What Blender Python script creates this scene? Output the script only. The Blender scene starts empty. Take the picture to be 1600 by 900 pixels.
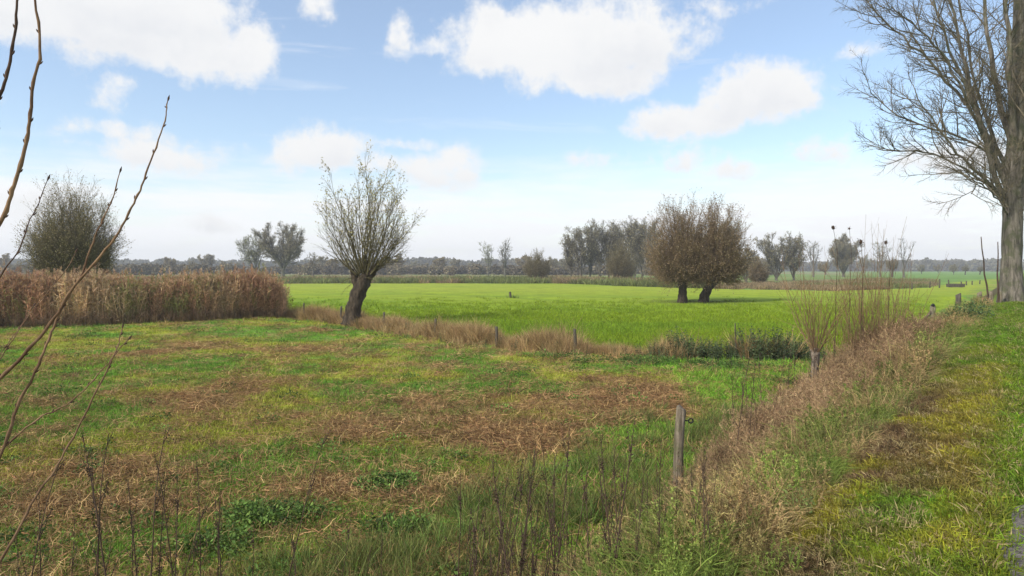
import bpy, math
import numpy as np
from math import radians

# ------------------------------------------------------------------ scene, camera, light
scene = bpy.context.scene
COL = scene.collection
EYE, FPX, HOR = 2.9, 1067.0, 420.0            # eye above the meadow, focal length in photo px, horizon row
cam_d = bpy.data.cameras.new('camera'); cam = bpy.data.objects.new('camera', cam_d); COL.objects.link(cam)
cam_d.sensor_width = 36.0; cam_d.lens = 36.0 * FPX / 1600.0
cam_d.shift_y = (HOR - 450.0) / 1600.0
cam_d.clip_start = 0.05; cam_d.clip_end = 6000.0
cam.location = (0, 0, EYE); cam.rotation_euler = (radians(90), 0, 0)
scene.camera = cam
scene.view_settings.view_transform = 'Standard'; scene.view_settings.look = 'None'
scene.view_settings.exposure = 0.62; scene.view_settings.gamma = 1.0
scene.cycles.volume_bounces = 0
scene.cycles.transparent_max_bounces = 16

SUN_EL, SUN_AZ = radians(38), radians(-125)   # azimuth from +Y towards +X (sun behind the camera, to the left)
SUN_STRENGTH, SUN_ANGLE = 2.7, radians(9)
SKY_STRENGTH = 0.13
sun_d = bpy.data.lights.new('sun', 'SUN'); sun = bpy.data.objects.new('sun', sun_d); COL.objects.link(sun)
sun_d.energy = SUN_STRENGTH; sun_d.angle = SUN_ANGLE; sun_d.color = (1.0, 0.95, 0.87)
sun.rotation_euler = (radians(90) - SUN_EL, 0, math.pi - SUN_AZ)
sun.location = (0, 0, 60)


class NT:
    """little helper for writing node trees"""
    def __init__(s, tree): s.t = tree
    def n(s, typ, **kw):
        nd = s.t.nodes.new(typ)
        for k, v in kw.items(): setattr(nd, k, v)
        return nd
    def put(s, sock, v):
        if hasattr(v, 'is_linked') or isinstance(v, bpy.types.NodeSocket): s.t.links.new(v, sock)
        else: sock.default_value = v
    def m(s, op, a, b=None, c=None, clamp=False):
        nd = s.n('ShaderNodeMath', operation=op); nd.use_clamp = clamp
        s.put(nd.inputs[0], a)
        if b is not None: s.put(nd.inputs[1], b)
        if c is not None: s.put(nd.inputs[2], c)
        return nd.outputs[0]
    def mr(s, v, a, b, c=0.0, d=1.0, smooth=True):
        nd = s.n('ShaderNodeMapRange'); nd.interpolation_type = 'SMOOTHSTEP' if smooth else 'LINEAR'
        s.put(nd.inputs[0], v); s.put(nd.inputs[1], a); s.put(nd.inputs[2], b); s.put(nd.inputs[3], c); s.put(nd.inputs[4], d)
        return nd.outputs[0]
    def mix(s, f, a, b, blend='MIX'):
        nd = s.n('ShaderNodeMix', data_type='RGBA', blend_type=blend)
        s.put(nd.inputs[0], f)
        for i, v in ((6, a), (7, b)):
            if isinstance(v, (tuple, list)): nd.inputs[i].default_value = (v[0], v[1], v[2], 1)
            else: s.t.links.new(v, nd.inputs[i])
        return nd.outputs[2]
    def noise(s, vec, scale, detail=6, rough=.55, dist=0.0, col=False):
        nd = s.n('ShaderNodeTexNoise')
        if vec is not None: s.t.links.new(vec, nd.inputs['Vector'])
        nd.inputs['Scale'].default_value = scale; nd.inputs['Detail'].default_value = detail
        nd.inputs['Roughness'].default_value = rough; nd.inputs['Distortion'].default_value = dist
        return nd.outputs[1] if col else nd.outputs[0]


def az_el(px, py):
    az = math.atan((px - 800) / FPX)
    return az, math.atan((HOR - py) / FPX * math.cos(az))


def build_world():
    w = bpy.data.worlds.new('World'); scene.world = w; w.use_nodes = True
    t = w.node_tree; t.nodes.clear(); N = NT(t)
    out = N.n('ShaderNodeOutputWorld'); bg = N.n('ShaderNodeBackground'); t.links.new(bg.outputs[0], out.inputs[0])
    sky = N.n('ShaderNodeTexSky', sky_type='NISHITA'); sky.sun_disc = False
    sky.sun_elevation = SUN_EL; sky.sun_rotation = SUN_AZ
    sky.air_density = 1.0; sky.dust_density = 0.6; sky.ozone_density = 1.2
    bg.inputs['Strength'].default_value = SKY_STRENGTH
    tc = N.n('ShaderNodeTexCoord'); D = tc.outputs['Generated']
    sep = N.n('ShaderNodeSeparateXYZ'); t.links.new(D, sep.inputs[0])
    x, y, z = sep.outputs
    az = N.m('ARCTAN2', x, y); el = N.m('ARCSINE', z)
    # billowy warp
    wn = N.noise(D, 11.0, 4, .6, col=True); ws = N.n('ShaderNodeSeparateXYZ'); t.links.new(wn, ws.inputs[0])
    azw = N.m('ADD', az, N.m('MULTIPLY', N.m('SUBTRACT', ws.outputs[0], .5), .07))
    elw = N.m('ADD', el, N.m('MULTIPLY', N.m('SUBTRACT', ws.outputs[1], .5), .045))
    clouds = [  # px, py, rx, ry, weight
        (150, 25, 215, 85, 1.0), (300, 70, 120, 60, 1.0), (385, 75, 55, 42, .9), (60, 20, 120, 62, .9), (250, 15, 130, 60, 1.0),
        (790, 72, 88, 62, 1.0), (905, 75, 160, 78, 1.05), (1000, 70, 95, 62, 1.0), (930, 120, 120, 42, 1.0), (1065, 55, 35, 22, .55),
        (1185, 150, 110, 56, 1.0), (1085, 190, 95, 34, 1.0), (1250, 160, 50, 26, .9),
        (500, 240, 92, 38, .85), (590, 262, 50, 26, .7), (690, 268, 72, 38, .85),
        (622, 62, 26, 28, .62), (672, 74, 40, 20, .6), (498, 12, 32, 34, .6),
        (1272, 238, 52, 26, .7), (1060, 252, 62, 24, .6), (930, 250, 40, 18, .5), (1150, 268, 60, 18, .5),
        (250, 248, 110, 34, .62), (175, 150, 42, 40, .42), (190, 205, 90, 18, .45), (320, 352, 70, 20, .5), (640, 225, 60, 12, .45),
        (1335, 85, 45, 10, .35), (1130, 8, 110, 14, .3), (1480, 250, 120, 40, .5), (60, 330, 130, 40, .4),
        (1330, -60, 120, 40, .9), (700, -110, 160, 60, .9), (-160, 120, 130, 70, .9), (1800, 120, 150, 70, .9), (1750, -120, 160, 70, .9)]
    F = None; UN = None
    for px, py, rx, ry, wt in clouds:
        a, e = az_el(px, py); ra = rx / FPX * math.cos(a) ** 1.5 * 1.08; re = ry / FPX * math.cos(a) * 1.12
        da = N.m('DIVIDE', N.m('SUBTRACT', azw, a), ra)
        up = N.m('SUBTRACT', elw, e)
        de = N.m('MAXIMUM', N.m('DIVIDE', up, re), N.m('DIVIDE', up, -re * .78))
        r = N.m('SQRT', N.m('ADD', N.m('MULTIPLY', da, da), N.m('MULTIPLY', de, de)))
        f = N.m('MULTIPLY', N.m('SUBTRACT', 1.12, r), wt)
        f = N.m('MINIMUM', f, wt * .75)
        un = N.m('MULTIPLY', N.m('MULTIPLY', N.m('MAXIMUM', f, 0.0), 2.0, clamp=True), N.mr(N.m('DIVIDE', up, re), .25, -.55))
        UN = un if UN is None else N.m('MAXIMUM', UN, un)
        F = f if F is None else N.m('SMOOTH_MAX', F, f, .12)
    # the rest of the sky carries the same broken cumulus
    vm = N.n('ShaderNodeVectorMath', operation='MULTIPLY'); t.links.new(D, vm.inputs[0]); vm.inputs[1].default_value = (1, 1, 2.2)
    big = N.noise(vm.outputs[0], 2.6, 3, .5)
    outside = N.m('MAXIMUM', N.mr(N.m('ABSOLUTE', az), .75, .95), N.mr(el, .46, .6))
    F2 = N.m('SUBTRACT', N.m('MULTIPLY', N.m('SUBTRACT', big, .47), 5.0), N.m('MULTIPLY', N.m('SUBTRACT', 1.0, outside), 4.0))
    F = N.m('MAXIMUM', F, N.m('MINIMUM', F2, .8))
    det = N.noise(D, 19.0, 10, .66)
    F = N.m('ADD', F, N.m('MULTIPLY', N.m('SUBTRACT', det, .5), 1.7))
    dens = N.mr(F, .0, .56)
    # thin veils
    vs = N.n('ShaderNodeVectorMath', operation='MULTIPLY'); t.links.new(D, vs.inputs[0]); vs.inputs[1].default_value = (1, 1, 7)
    veil = N.mr(N.noise(vs.outputs[0], 4.0, 7, .6, .6), .46, .8, 0, .4)
    hz = N.mr(el, .25, .0)
    veil2 = N.m('MULTIPLY', N.mr(N.noise(vs.outputs[0], 7.0, 6, .6), .25, .75, .55, 1.15), hz, clamp=True)
    th = N.m('MAXIMUM', N.m('MAXIMUM', veil, N.mr(veil2, .05, .85)), .13)
    hsv = N.n('ShaderNodeHueSaturation'); hsv.inputs['Saturation'].default_value = 1.05; hsv.inputs['Value'].default_value = 1.0
    t.links.new(sky.outputs[0], hsv.inputs['Color'])
    # cloud white, softly greyer in thick parts and bases
    k = .64 / SKY_STRENGTH
    sh = N.mr(N.noise(D, 7.0, 6, .6), .36, .68)
    shade = N.m('ADD', N.m('MULTIPLY', N.m('MULTIPLY', sh, N.mr(F, .3, 1.0)), .55), N.m('MULTIPLY', N.m('MULTIPLY', UN, N.mr(sh, 0, .7, .4, 1)), .6), clamp=True)
    ccol = N.mix(shade, (.98 * k, .985 * k, .99 * k), (.85 * k, .87 * k, .91 * k))
    vcol = (1.06 * k, 1.075 * k, 1.10 * k)
    c = N.mix(th, hsv.outputs[0], vcol)
    c = N.mix(dens, c, ccol)
    t.links.new(c, bg.inputs['Color'])


build_world()

# ------------------------------------------------------------------ helpers
rng = np.random.default_rng(7)


def at(px, py, z=0.0):
    d = (EYE - z) * FPX / (py - HOR)
    return np.array([(px - 800) / FPX * d, d, z])


def atd(px, py, d):
    """point seen at photo position px,py and distance d along the view"""
    return np.array([(px - 800) / FPX * d, d, EYE + (HOR - py) / FPX * d])


def tag(o, label=None, cat=None, group=None, kind=None):
    if label: o['label'] = label
    if cat: o['category'] = cat
    if group: o['group'] = group
    if kind: o['kind'] = kind
    return o


def empty(name, loc, rz=0.0, **kw):
    o = bpy.data.objects.new(name, None); COL.objects.link(o)
    o.location = tuple(float(v) for v in loc); o.rotation_euler = (0, 0, rz); o.empty_display_size = .3
    return tag(o, **kw)


def norm(v): return v / np.maximum(np.linalg.norm(v, axis=-1, keepdims=True), 1e-9)


class MB:
    def __init__(s): s.v = []; s.f = []; s.r = []; s.n = 0
    def add(s, V, Fs, rnd=None):
        V = np.asarray(V, float).reshape(-1, 3); Fs = np.asarray(Fs, int)
        s.v.append(V); s.f.append(Fs + s.n); s.n += len(V)
        s.r.append(np.full(len(V), .5) if rnd is None else np.asarray(rnd, float).reshape(-1))
    def data(s, name, mat, smooth=False):
        me = bpy.data.meshes.new(name)
        V = np.concatenate(s.v); me.vertices.add(len(V)); me.vertices.foreach_set('co', V.ravel())
        lens = np.concatenate([np.full(len(f), f.shape[1]) for f in s.f]); idx = np.concatenate([f.ravel() for f in s.f])
        me.loops.add(len(idx)); me.loops.foreach_set('vertex_index', idx.astype(np.int32))
        me.polygons.add(len(lens)); st = np.concatenate([[0], np.cumsum(lens)[:-1]])
        me.polygons.foreach_set('loop_start', st.astype(np.int32))
        me.polygons.foreach_set('use_smooth', np.full(len(lens), smooth))
        a = me.attributes.new('rnd', 'FLOAT', 'POINT'); a.data.foreach_set('value', np.concatenate(s.r).astype(np.float32))
        me.update(calc_edges=True); me.validate()
        for m in (mat if isinstance(mat, list) else [mat]): me.materials.append(m)
        return me
    def build(s, name, mat, parent=None, smooth=False, **kw):
        o = bpy.data.objects.new(name, s.data(name, mat, smooth)); COL.objects.link(o)
        if parent is not None: o.parent = parent
        return tag(o, **kw)


def grow(S, D, L, n, wob, trop, g):
    S = np.asarray(S, float); D = norm(np.asarray(D, float)); B = len(S)
    P = np.zeros((B, n, 3)); P[:, 0] = S; d = D; seg = (np.asarray(L) / (n - 1)).reshape(-1, 1) * np.ones((B, 1))
    up = np.array([0, 0, 1.0]); trop = np.asarray(trop).reshape(-1, 1)
    for i in range(1, n):
        P[:, i] = P[:, i - 1] + d * seg
        d = norm(d + g.normal(0, wob, (B, 3)) + up * trop)
    return P


def radii(r0, r1, n, p=1.0):
    r0 = np.asarray(r0, float).reshape(-1, 1); u = (np.linspace(0, 1, n) ** p)[None]
    return r0 * (1 - u) + np.asarray(r1, float).reshape(-1, 1) * u


def kids(P, R, cnt, t0, t1, ang, angj, g, flat=None):
    B, n, _ = P.shape
    par = np.repeat(np.arange(B), cnt); k = np.tile(np.arange(cnt), B)
    t = t0 + (t1 - t0) * (k + g.random(B * cnt)) / cnt
    f = t * (n - 1); i = np.minimum(f.astype(int), n - 2); fr = (f - i)[:, None]
    A, Bp = P[par, i], P[par, i + 1]
    S = A * (1 - fr) + Bp * fr; T = norm(Bp - A)
    q = norm(np.cross(T, g.normal(size=T.shape)))
    a = ang + g.normal(0, angj, len(t))[:, None]
    D = T * np.cos(a) + q * np.sin(a)
    Rp = (R[par, i] * (1 - fr[:, 0]) + R[par, i + 1] * fr[:, 0])
    return S, D, t, Rp, par


def tubes(mb, P, R, k, g=None, bump=0.0, rnd=None, cap=False):
    B, n, _ = P.shape
    T = np.zeros_like(P); T[:, 1:-1] = P[:, 2:] - P[:, :-2]; T[:, 0] = P[:, 1] - P[:, 0]; T[:, -1] = P[:, -1] - P[:, -2]
    T = norm(T)
    ref = np.where(np.abs(T[:, :1, 2:3]) > .8, np.array([1.0, .13, 0]), np.array([0, .1, 1.0])) * np.ones((B, n, 1))
    a = norm(np.cross(T, ref)); b = np.cross(T, a)
    th = np.arange(k) / k * 2 * np.pi
    off = a[:, :, None] * np.cos(th)[:, None] + b[:, :, None] * np.sin(th)[:, None]
    rr = R[:, :, None, None]
    if bump and g is not None: rr = rr * (1 + g.normal(0, bump, (B, n, k, 1)))
    V = P[:, :, None] + off * rr
    base = (np.arange(B) * n * k)[:, None, None] + (np.arange(n - 1) * k)[None, :, None]
    j = np.arange(k); j2 = (j + 1) % k
    F = np.stack([base + j, base + j2, base + k + j2, base + k + j], -1).reshape(-1, 4)
    if rnd is None: rnd = np.full(B, .5) if g is None else g.random(B)
    mb.add(V, F, np.repeat(rnd, n * k))
    if cap:
        c0 = mb.n
        ends = P[:, -1] + T[:, -1] * R[:, -1:] * .25
        mb.v.append(ends); mb.r.append(rnd); mb.n += B
        start = c0 - B * n * k
        for q in range(B):
            r0 = start + q * n * k + (n - 1) * k
            mb.f.append(np.stack([r0 + j, r0 + j2, np.full(k, c0 + q)], -1))


def ribbons(mb, P, W, g, rnd=None):
    """flat tapering blades; W (B,n) half widths"""
    B, n, _ = P.shape
    D = norm(P[:, -1] - P[:, 0])
    side = norm(np.cross(D, g.normal(size=D.shape)))[:, None]
    V = np.stack([P - side * W[..., None], P + side * W[..., None]], 2)
    base = (np.arange(B) * n * 2)[:, None] + (np.arange(n - 1) * 2)[None]
    F = np.stack([base, base + 1, base + 3, base + 2], -1).reshape(-1, 4)
    if rnd is None: rnd = g.random(B)
    mb.add(V, F, np.repeat(rnd, n * 2))


def leaves(mb, C, D, size, asp, g, rnd=None):
    """small folded leaves at C pointing along D"""
    D = norm(D); B = len(C); s = norm(np.cross(D, g.normal(size=D.shape))); nn = np.cross(D, s)
    L = (np.asarray(size) * np.ones(B))[:, None]
    V = np.stack([C, C + D * L * .5 + s * L * asp + nn * L * .1, C + D * L, C + D * L * .5 - s * L * asp + nn * L * .1], 1)
    b = np.arange(B) * 4
    F = np.concatenate([np.stack([b, b + 1, b + 2], -1), np.stack([b, b + 2, b + 3], -1)])
    mb.add(V, F, np.repeat(g.random(B) if rnd is None else rnd, 4))


_lat = {}


def vnoise(x, y, scale, seed=0, octv=4, rough=.5):
    """fractal value noise 0..1 in world metres; scale = size of the largest feature"""
    x = np.asarray(x, float) / scale; y = np.asarray(y, float) / scale; tot = 0; amp = 1; out = 0
    for o in range(octv):
        if (seed, o) not in _lat: _lat[(seed, o)] = np.random.default_rng(seed * 31 + o).random((256, 256))
        L = _lat[(seed, o)]
        xi = np.floor(x).astype(int); yi = np.floor(y).astype(int); fx = x - xi; fy = y - yi
        fx = fx * fx * (3 - 2 * fx); fy = fy * fy * (3 - 2 * fy)
        a = L[xi % 256, yi % 256]; b = L[(xi + 1) % 256, yi % 256]; c = L[xi % 256, (yi + 1) % 256]; d = L[(xi + 1) % 256, (yi + 1) % 256]
        out = out + amp * ((a * (1 - fx) + b * fx) * (1 - fy) + (c * (1 - fx) + d * fx) * fy); tot += amp
        amp *= rough; x = x * 2.03 + 7.1; y = y * 2.03 + 3.7
    return out / tot


def sstep(v, a, b):
    u = np.clip((v - a) / (b - a), 0, 1); return u * u * (3 - 2 * u)


# ------------------------------------------------------------------ materials
def mat_new(name):
    m = bpy.data.materials.new(name); m.use_nodes = True; t = m.node_tree; t.nodes.clear()
    N = NT(t); out = N.n('ShaderNodeOutputMaterial'); return m, t, N, out


def mat_bark(name, c1, c2, scale=6.0, bump=.4, rough=.9, stretch=.25, moss=None):
    m, t, N, out = mat_new(name)
    p = N.n('ShaderNodeBsdfPrincipled'); p.inputs['Roughness'].default_value = rough; p.inputs['Specular IOR Level'].default_value = .2
    tc = N.n('ShaderNodeTexCoord'); mp = N.n('ShaderNodeMapping'); t.links.new(tc.outputs['Object'], mp.inputs[0]); mp.inputs['Scale'].default_value = (1, 1, stretch)
    n1 = N.noise(mp.outputs[0], scale, 8, .65, .4)
    at_ = N.n('ShaderNodeAttribute', attribute_name='rnd')
    f = N.m('ADD', N.mr(n1, .3, .7), N.m('MULTIPLY', N.m('SUBTRACT', at_.outputs['Fac'], .5), .6), clamp=True)
    c = N.mix(f, c1, c2)
    if moss:
        c = N.mix(N.mr(N.noise(tc.outputs['Object'], scale * .22, 5, .6), .45, .65, 0, .8), c, moss)
    t.links.new(c, p.inputs['Base Color'])
    if bump:
        b = N.n('ShaderNodeBump'); b.inputs['Strength'].default_value = bump; b.inputs['Distance'].default_value = .06
        t.links.new(n1, b.inputs['Height']); t.links.new(b.outputs[0], p.inputs['Normal'])
    t.links.new(p.outputs[0], out.inputs[0]); return m


def mat_veg(name, col=None, transl=.22, var=1.0, rough=.75):
    """plant matter; without col the colour comes with each scattered clump"""
    m, t, N, out = mat_new(name)
    at_ = N.n('ShaderNodeAttribute', attribute_name='rnd')
    if col is None:
        ac = N.n('ShaderNodeAttribute', attribute_name='col', attribute_type='INSTANCER'); base = ac.outputs['Color']
    else:
        rg = N.n('ShaderNodeRGB'); rg.outputs[0].default_value = (*col, 1); base = rg.outputs[0]
    v = N.mr(at_.outputs['Fac'], 0, 1, 1 - var * .55, 1 + var * .65, smooth=False)
    hs = N.n('ShaderNodeHueSaturation'); t.links.new(base, hs.inputs['Color']); t.links.new(v, hs.inputs['Value'])
    t.links.new(N.mr(N.m('FRACT', N.m('MULTIPLY', at_.outputs['Fac'], 7.31)), 0, 1, .482, .515, smooth=False), hs.inputs['Hue'])
    p = N.n('ShaderNodeBsdfPrincipled'); p.inputs['Roughness'].default_value = rough; p.inputs['Specular IOR Level'].default_value = .25
    t.links.new(hs.outputs[0], p.inputs['Base Color'])
    tr = N.n('ShaderNodeBsdfTranslucent'); t.links.new(hs.outputs[0], tr.inputs[0])
    mx = N.n('ShaderNodeMixShader'); mx.inputs[0].default_value = transl
    t.links.new(p.outputs[0], mx.inputs[1]); t.links.new(tr.outputs[0], mx.inputs[2]); t.links.new(mx.outputs[0], out.inputs[0])
    return m


def mat_ground(name, fine=14.0, lo=.6, hi=1.45, bump=.6, tint2=None, t2scale=1.3):
    """base colour from the per-vertex plant cover, broken up by fine procedural noise"""
    m, t, N, out = mat_new(name)
    a = N.n('ShaderNodeVertexColor', layer_name='cover'); g = N.n('ShaderNodeNewGeometry')
    n1 = N.noise(g.outputs['Position'], fine, 8, .7); n2 = N.noise(g.outputs['Position'], fine * .13, 6, .6)
    v = N.m('MULTIPLY', N.mr(n1, .3, .72, lo, hi), N.mr(n2, .3, .7, .85, 1.15))
    vm = N.n('ShaderNodeVectorMath', operation='SCALE'); t.links.new(a.outputs[0], vm.inputs[0]); t.links.new(v, vm.inputs['Scale'])
    c = vm.outputs[0]
    if tint2:
        c = N.mix(N.mr(N.noise(g.outputs['Position'], t2scale, 7, .65), .42, .68, 0, .55), c, tint2)
    p = N.n('ShaderNodeBsdfPrincipled'); p.inputs['Roughness'].default_value = .95; p.inputs['Specular IOR Level'].default_value = .1
    t.links.new(c, p.inputs['Base Color'])
    b = N.n('ShaderNodeBump'); b.inputs['Strength'].default_value = bump; b.inputs['Distance'].default_value = .04
    t.links.new(n1, b.inputs['Height']); t.links.new(b.outputs[0], p.inputs['Normal'])
    t.links.new(p.outputs[0], out.inputs[0]); return m


M_SCAT = mat_veg('plant_scatter')
M_WILLOW = mat_bark('willow_bark', (.02, .015, .01), (.10, .075, .05), 9, 1.0)
M_WTWIG = mat_bark('willow_twig', (.075, .064, .034), (.19, .16, .08), 5, 0)
M_POPLAR = mat_bark('poplar_bark', (.06, .053, .042), (.26, .225, .18), 9, 1.0, stretch=.16, moss=(.095, .10, .05))
M_PTWIG = mat_bark('poplar_twig', (.075, .062, .042), (.20, .165, .11), 4, 0)
M_REDT = mat_bark('red_twig', (.14, .10, .06), (.28, .20, .12), 5, 0)
M_FARB = mat_bark('far_bark', (.08, .075, .06), (.18, .165, .13), 3, 0)
M_POST = mat_bark('post_wood', (.09, .065, .045), (.34, .28, .205), 22, .9, stretch=.07, moss=(.13, .13, .06))
M_POSTD = mat_bark('dark_post_wood', (.05, .045, .035), (.14, .12, .09), 14, .4, stretch=.1)
M_BRANCH = mat_bark('shrub_bark', (.11, .06, .035), (.30, .19, .105), 12, .3, stretch=.5)
M_BRANCHD = mat_bark('dark_shrub_bark', (.05, .03, .022), (.12, .075, .05), 12, .3, stretch=.5)
M_DEAD = mat_bark('dead_stem', (.035, .023, .017), (.11, .072, .048), 10, 0)
M_SHOOT = mat_bark('young_shoot', (.13, .08, .045), (.32, .205, .105), 6, 0)
M_SLIM = mat_bark('slim_trunk', (.12, .09, .065), (.30, .245, .18), 16, .8, stretch=.3)
M_BLACK = mat_bark('black_plastic', (.012, .012, .012), (.03, .03, .03), 6, 0, .4)

# ------------------------------------------------------------------ where things run
U = np.array([.6, .8]); Vv = np.array([.8, -.6])           # along and across the embankment (camera at s = 0)
def ts(x, y): return x * U[0] + y * U[1], x * Vv[0] + y * Vv[1]
def xy(t, s): return t * U[0] + s * Vv[0], t * U[1] + s * Vv[1]


BS = np.array([-60, -4.2, -3.4, -2.9, -2.3, -1.6, -1.0, -.4, 2.9, 3.8, 5.2, 7.0, 8.5])
BZ = np.array([-.3, -.3, .0, .16, .55, 1.03, 1.24, 1.3, 1.3, 1.2, .6, .0, -.3])
def bank_z(t, s):
    s = np.asarray(s, float); z = np.interp(s, BS, BZ)
    w = sstep(s, -3.2, -1.6)
    return z + (vnoise(t, s * 2, 1.6, 11, 4) - .5) * (.22 * w * (1 - sstep(s, -1.2, -.5)) + .05)


ditch_px = [(-300, 516), (-100, 508), (100, 501), (300, 494), (430, 490), (550, 500), (620, 512), (700, 524), (800, 537), (900, 546), (1050, 553), (1260, 556), (1330, 545), (1420, 508), (1480, 476), (1520, 455), (1545, 444), (1560, 437)]
DITCH = np.array([at(*p)[:2] for p in ditch_px])
back_px = [(-400, 443), (430, 443), (700, 443), (880, 443), (950, 446), (1150, 452), (1300, 455), (1440, 450), (1500, 441), (1550, 436), (1700, 433)]
BACK = np.array([at(*p)[:2] for p in back_px])


def along(poly, n, g, jit=0.0, side=0.0):
    seg = np.linalg.norm(np.diff(poly, axis=0), axis=1); cum = np.concatenate([[0], np.cumsum(seg)])
    u = g.random(n) * cum[-1]; i = np.clip(np.searchsorted(cum, u) - 1, 0, len(seg) - 1); f = ((u - cum[i]) / seg[i])[:, None]
    p = poly[i] * (1 - f) + poly[i + 1] * f; d = norm(poly[i + 1] - poly[i]); nrm = np.stack([-d[:, 1], d[:, 0]], 1)
    off = g.normal(0, 1, n) * jit + side
    return p + nrm * off[:, None], off


def dist_poly(x, y, poly):
    best = np.full(np.shape(x), 1e9); p = np.stack([x, y], -1)
    for a, b in zip(poly[:-1], poly[1:]):
        ab = b - a; t = np.clip(((p - a) @ ab) / (ab @ ab), 0, 1)
        best = np.minimum(best, np.linalg.norm(p - (a + t[..., None] * ab), axis=-1))
    return best


def ditch_y(x): return np.interp(x, DITCH[:, 0], DITCH[:, 1])
def back_y(x): return np.interp(x, BACK[:, 0], BACK[:, 1])


# colours of plant cover
C_DRY = np.array([.29, .165, .07]); C_STRAW = np.array([.47, .32, .14]); C_DARK = np.array([.13, .075, .04])
C_GREEN = np.array([.135, .265, .028]); C_YG = np.array([.31, .33, .04]); C_LUSH = np.array([.165, .34, .025]); C_DEEP = np.array([.07, .165, .03])
C_PAST = np.array([.205, .285, .012])


def blob(x, y, px, py, rx, ry):
    c = at(px, py); d = c[1]; wx = rx * d / FPX; wy = ry * d * d / (EYE * FPX)
    return np.exp(-(((x - c[0]) / wx) ** 2 + ((y - c[1]) / wy) ** 2))


def meadow_cover(x, y):
    """returns dryness 0..1, lushness 0..1, deep green 0..1"""
    n = vnoise(x, y, 3.2, 1, 5, .6); n2 = vnoise(x, y, 9, 2, 3); n3 = vnoise(x * .5, y, 1.1, 3, 4, .6)
    dry = .12 + .0 * x
    for b in [(230, 760, 300, 75, .75), (560, 690, 230, 55, .6), (760, 640, 200, 40, .7), (1010, 620, 140, 24, .78), (900, 600, 160, 25, .5), (290, 540, 60, 22, .75),
              (640, 720, 120, 35, .6), (470, 770, 150, 40, .6), (700, 780, 140, 30, .5), (100, 820, 200, 50, .45), (500, 545, 260, 14, .25), (820, 720, 120, 40, .5), (60, 640, 90, 30, .35), (380, 650, 160, 30, .3)]:
        dry = np.maximum(dry, b[4] * blob(x, y, *b[:4]))
    dry = dry * .85 + (n - .5) * 1.7 + (n3 - .5) * 1.3 + .06 * (1 - sstep(y, 9, 18)) - .03 + (n2 - .5) * .3
    lush = 0 * x
    for b in [(1180, 640, 110, 75, 1.0), (1150, 570, 160, 22, 1.0), (1000, 750, 190, 60, .8), (600, 520, 180, 14, .6), (180, 565, 130, 30, .6), (130, 600, 130, 30, .4), (380, 515, 120, 10, .4), (300, 650, 60, 14, .5), (1050, 700, 140, 45, .9), (20, 550, 80, 20, .4), (950, 870, 250, 60, .7)]:
        lush = np.maximum(lush, b[4] * blob(x, y, *b[:4]))
    lush = lush + (n2 - .5) * .5 + (n3 - .5) * .4
    deep = 0 * x
    for b in [(600, 768, 45, 14, 1.1), (440, 815, 70, 20, 1.1), (350, 855, 50, 16, .9), (640, 830, 80, 25, .7), (1000, 565, 90, 8, 1.1), (1130, 575, 90, 9, .9), (870, 560, 90, 6, .8), (570, 512, 60, 5, .7), (690, 530, 60, 5, .5), (700, 810, 60, 14, .5)]:
        deep = np.maximum(deep, b[4] * blob(x, y, *b[:4]))
    deep = deep * .9 + (n3 - .5) * 1.3 + (vnoise(x, y, .5, 4, 2) - .5) * .9
    return np.clip(dry, 0, 1), np.clip(lush, 0, 1), np.clip(deep, 0, 1)


def meadow_col(x, y, jit=None):
    dry, lush, deep = meadow_cover(x, y)
    yg = sstep(vnoise(x, y, 2.0, 5, 4, .6), .42, .62)[..., None]
    base = C_GREEN * (1 - yg) + C_YG * yg
    l = sstep(lush, .3, .8)[..., None]; base = base * (1 - l) + C_LUSH * l
    s = sstep(vnoise(x, y, .9, 6, 3, .6), .35, .7)[..., None]; brown = C_DRY * (1 - s) + C_STRAW * s
    k = sstep(vnoise(x, y, 1.7, 8, 4, .6), .58, .75)[..., None] * .6; brown = brown * (1 - k) + C_DARK * k
    d = (sstep(dry, .27, .9) * (1 - .75 * sstep(lush, .4, .8)))[..., None]; c = base * (1 - d) + brown * d
    q = sstep(deep, .45, .8)[..., None]; return c * (1 - q) + C_DEEP * q


# ------------------------------------------------------------------ the setting: ground sheets
def grid_axis(fine0, fine1, step, out, gr):
    a = list(np.arange(fine0, fine1 + 1e-6, step)); s = step
    while a[-1] < out: s *= gr; a.append(a[-1] + s)
    s = step
    while a[0] > -out * (1 if fine0 < 0 else 0) - 60: s *= gr; a.insert(0, a[0] - s)
    return np.array(a)


XS = grid_axis(-34, 34, .32, 1500, 1.07)
YS = grid_axis(-2, 48, .25, 1250, 1.035)
GX, GY = np.meshgrid(XS, YS, indexing='ij')
def ground_z(x, y):
    near = sstep(y, 1, 6) * (1 - sstep(y, 200, 500))
    dd = dist_poly(x, y, DITCH)
    z = (vnoise(x, y, 14, 21, 3) - .5) * .18 * near + (vnoise(x, y, 1.2, 22, 3) - .5) * .06 * near * (1 - sstep(y, 30, 60))
    z = z - .35 * np.exp(-((dd - .9) / .7) ** 2) * (y < 70)
    groove = dist_poly(x, y, GROOVE)
    return z - .22 * np.exp(-(groove / 1.2) ** 2)
GROOVE = np.array([at(*p)[:2] for p in [(430, 456), (560, 455), (680, 459), (800, 464), (900, 470), (1066, 472), (1200, 474), (1330, 476), (1450, 472)]])
GZ = ground_z(GX, GY)
nx, ny = len(XS), len(YS)
cx = (XS[:-1] + XS[1:]) / 2; cy = (YS[:-1] + YS[1:]) / 2; CX, CY = np.meshgrid(cx, cy, indexing='ij')
is_meadow = CY < ditch_y(CX); is_past = ~is_meadow & (CY < back_y(CX)); is_far = ~is_meadow & ~is_past


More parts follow.
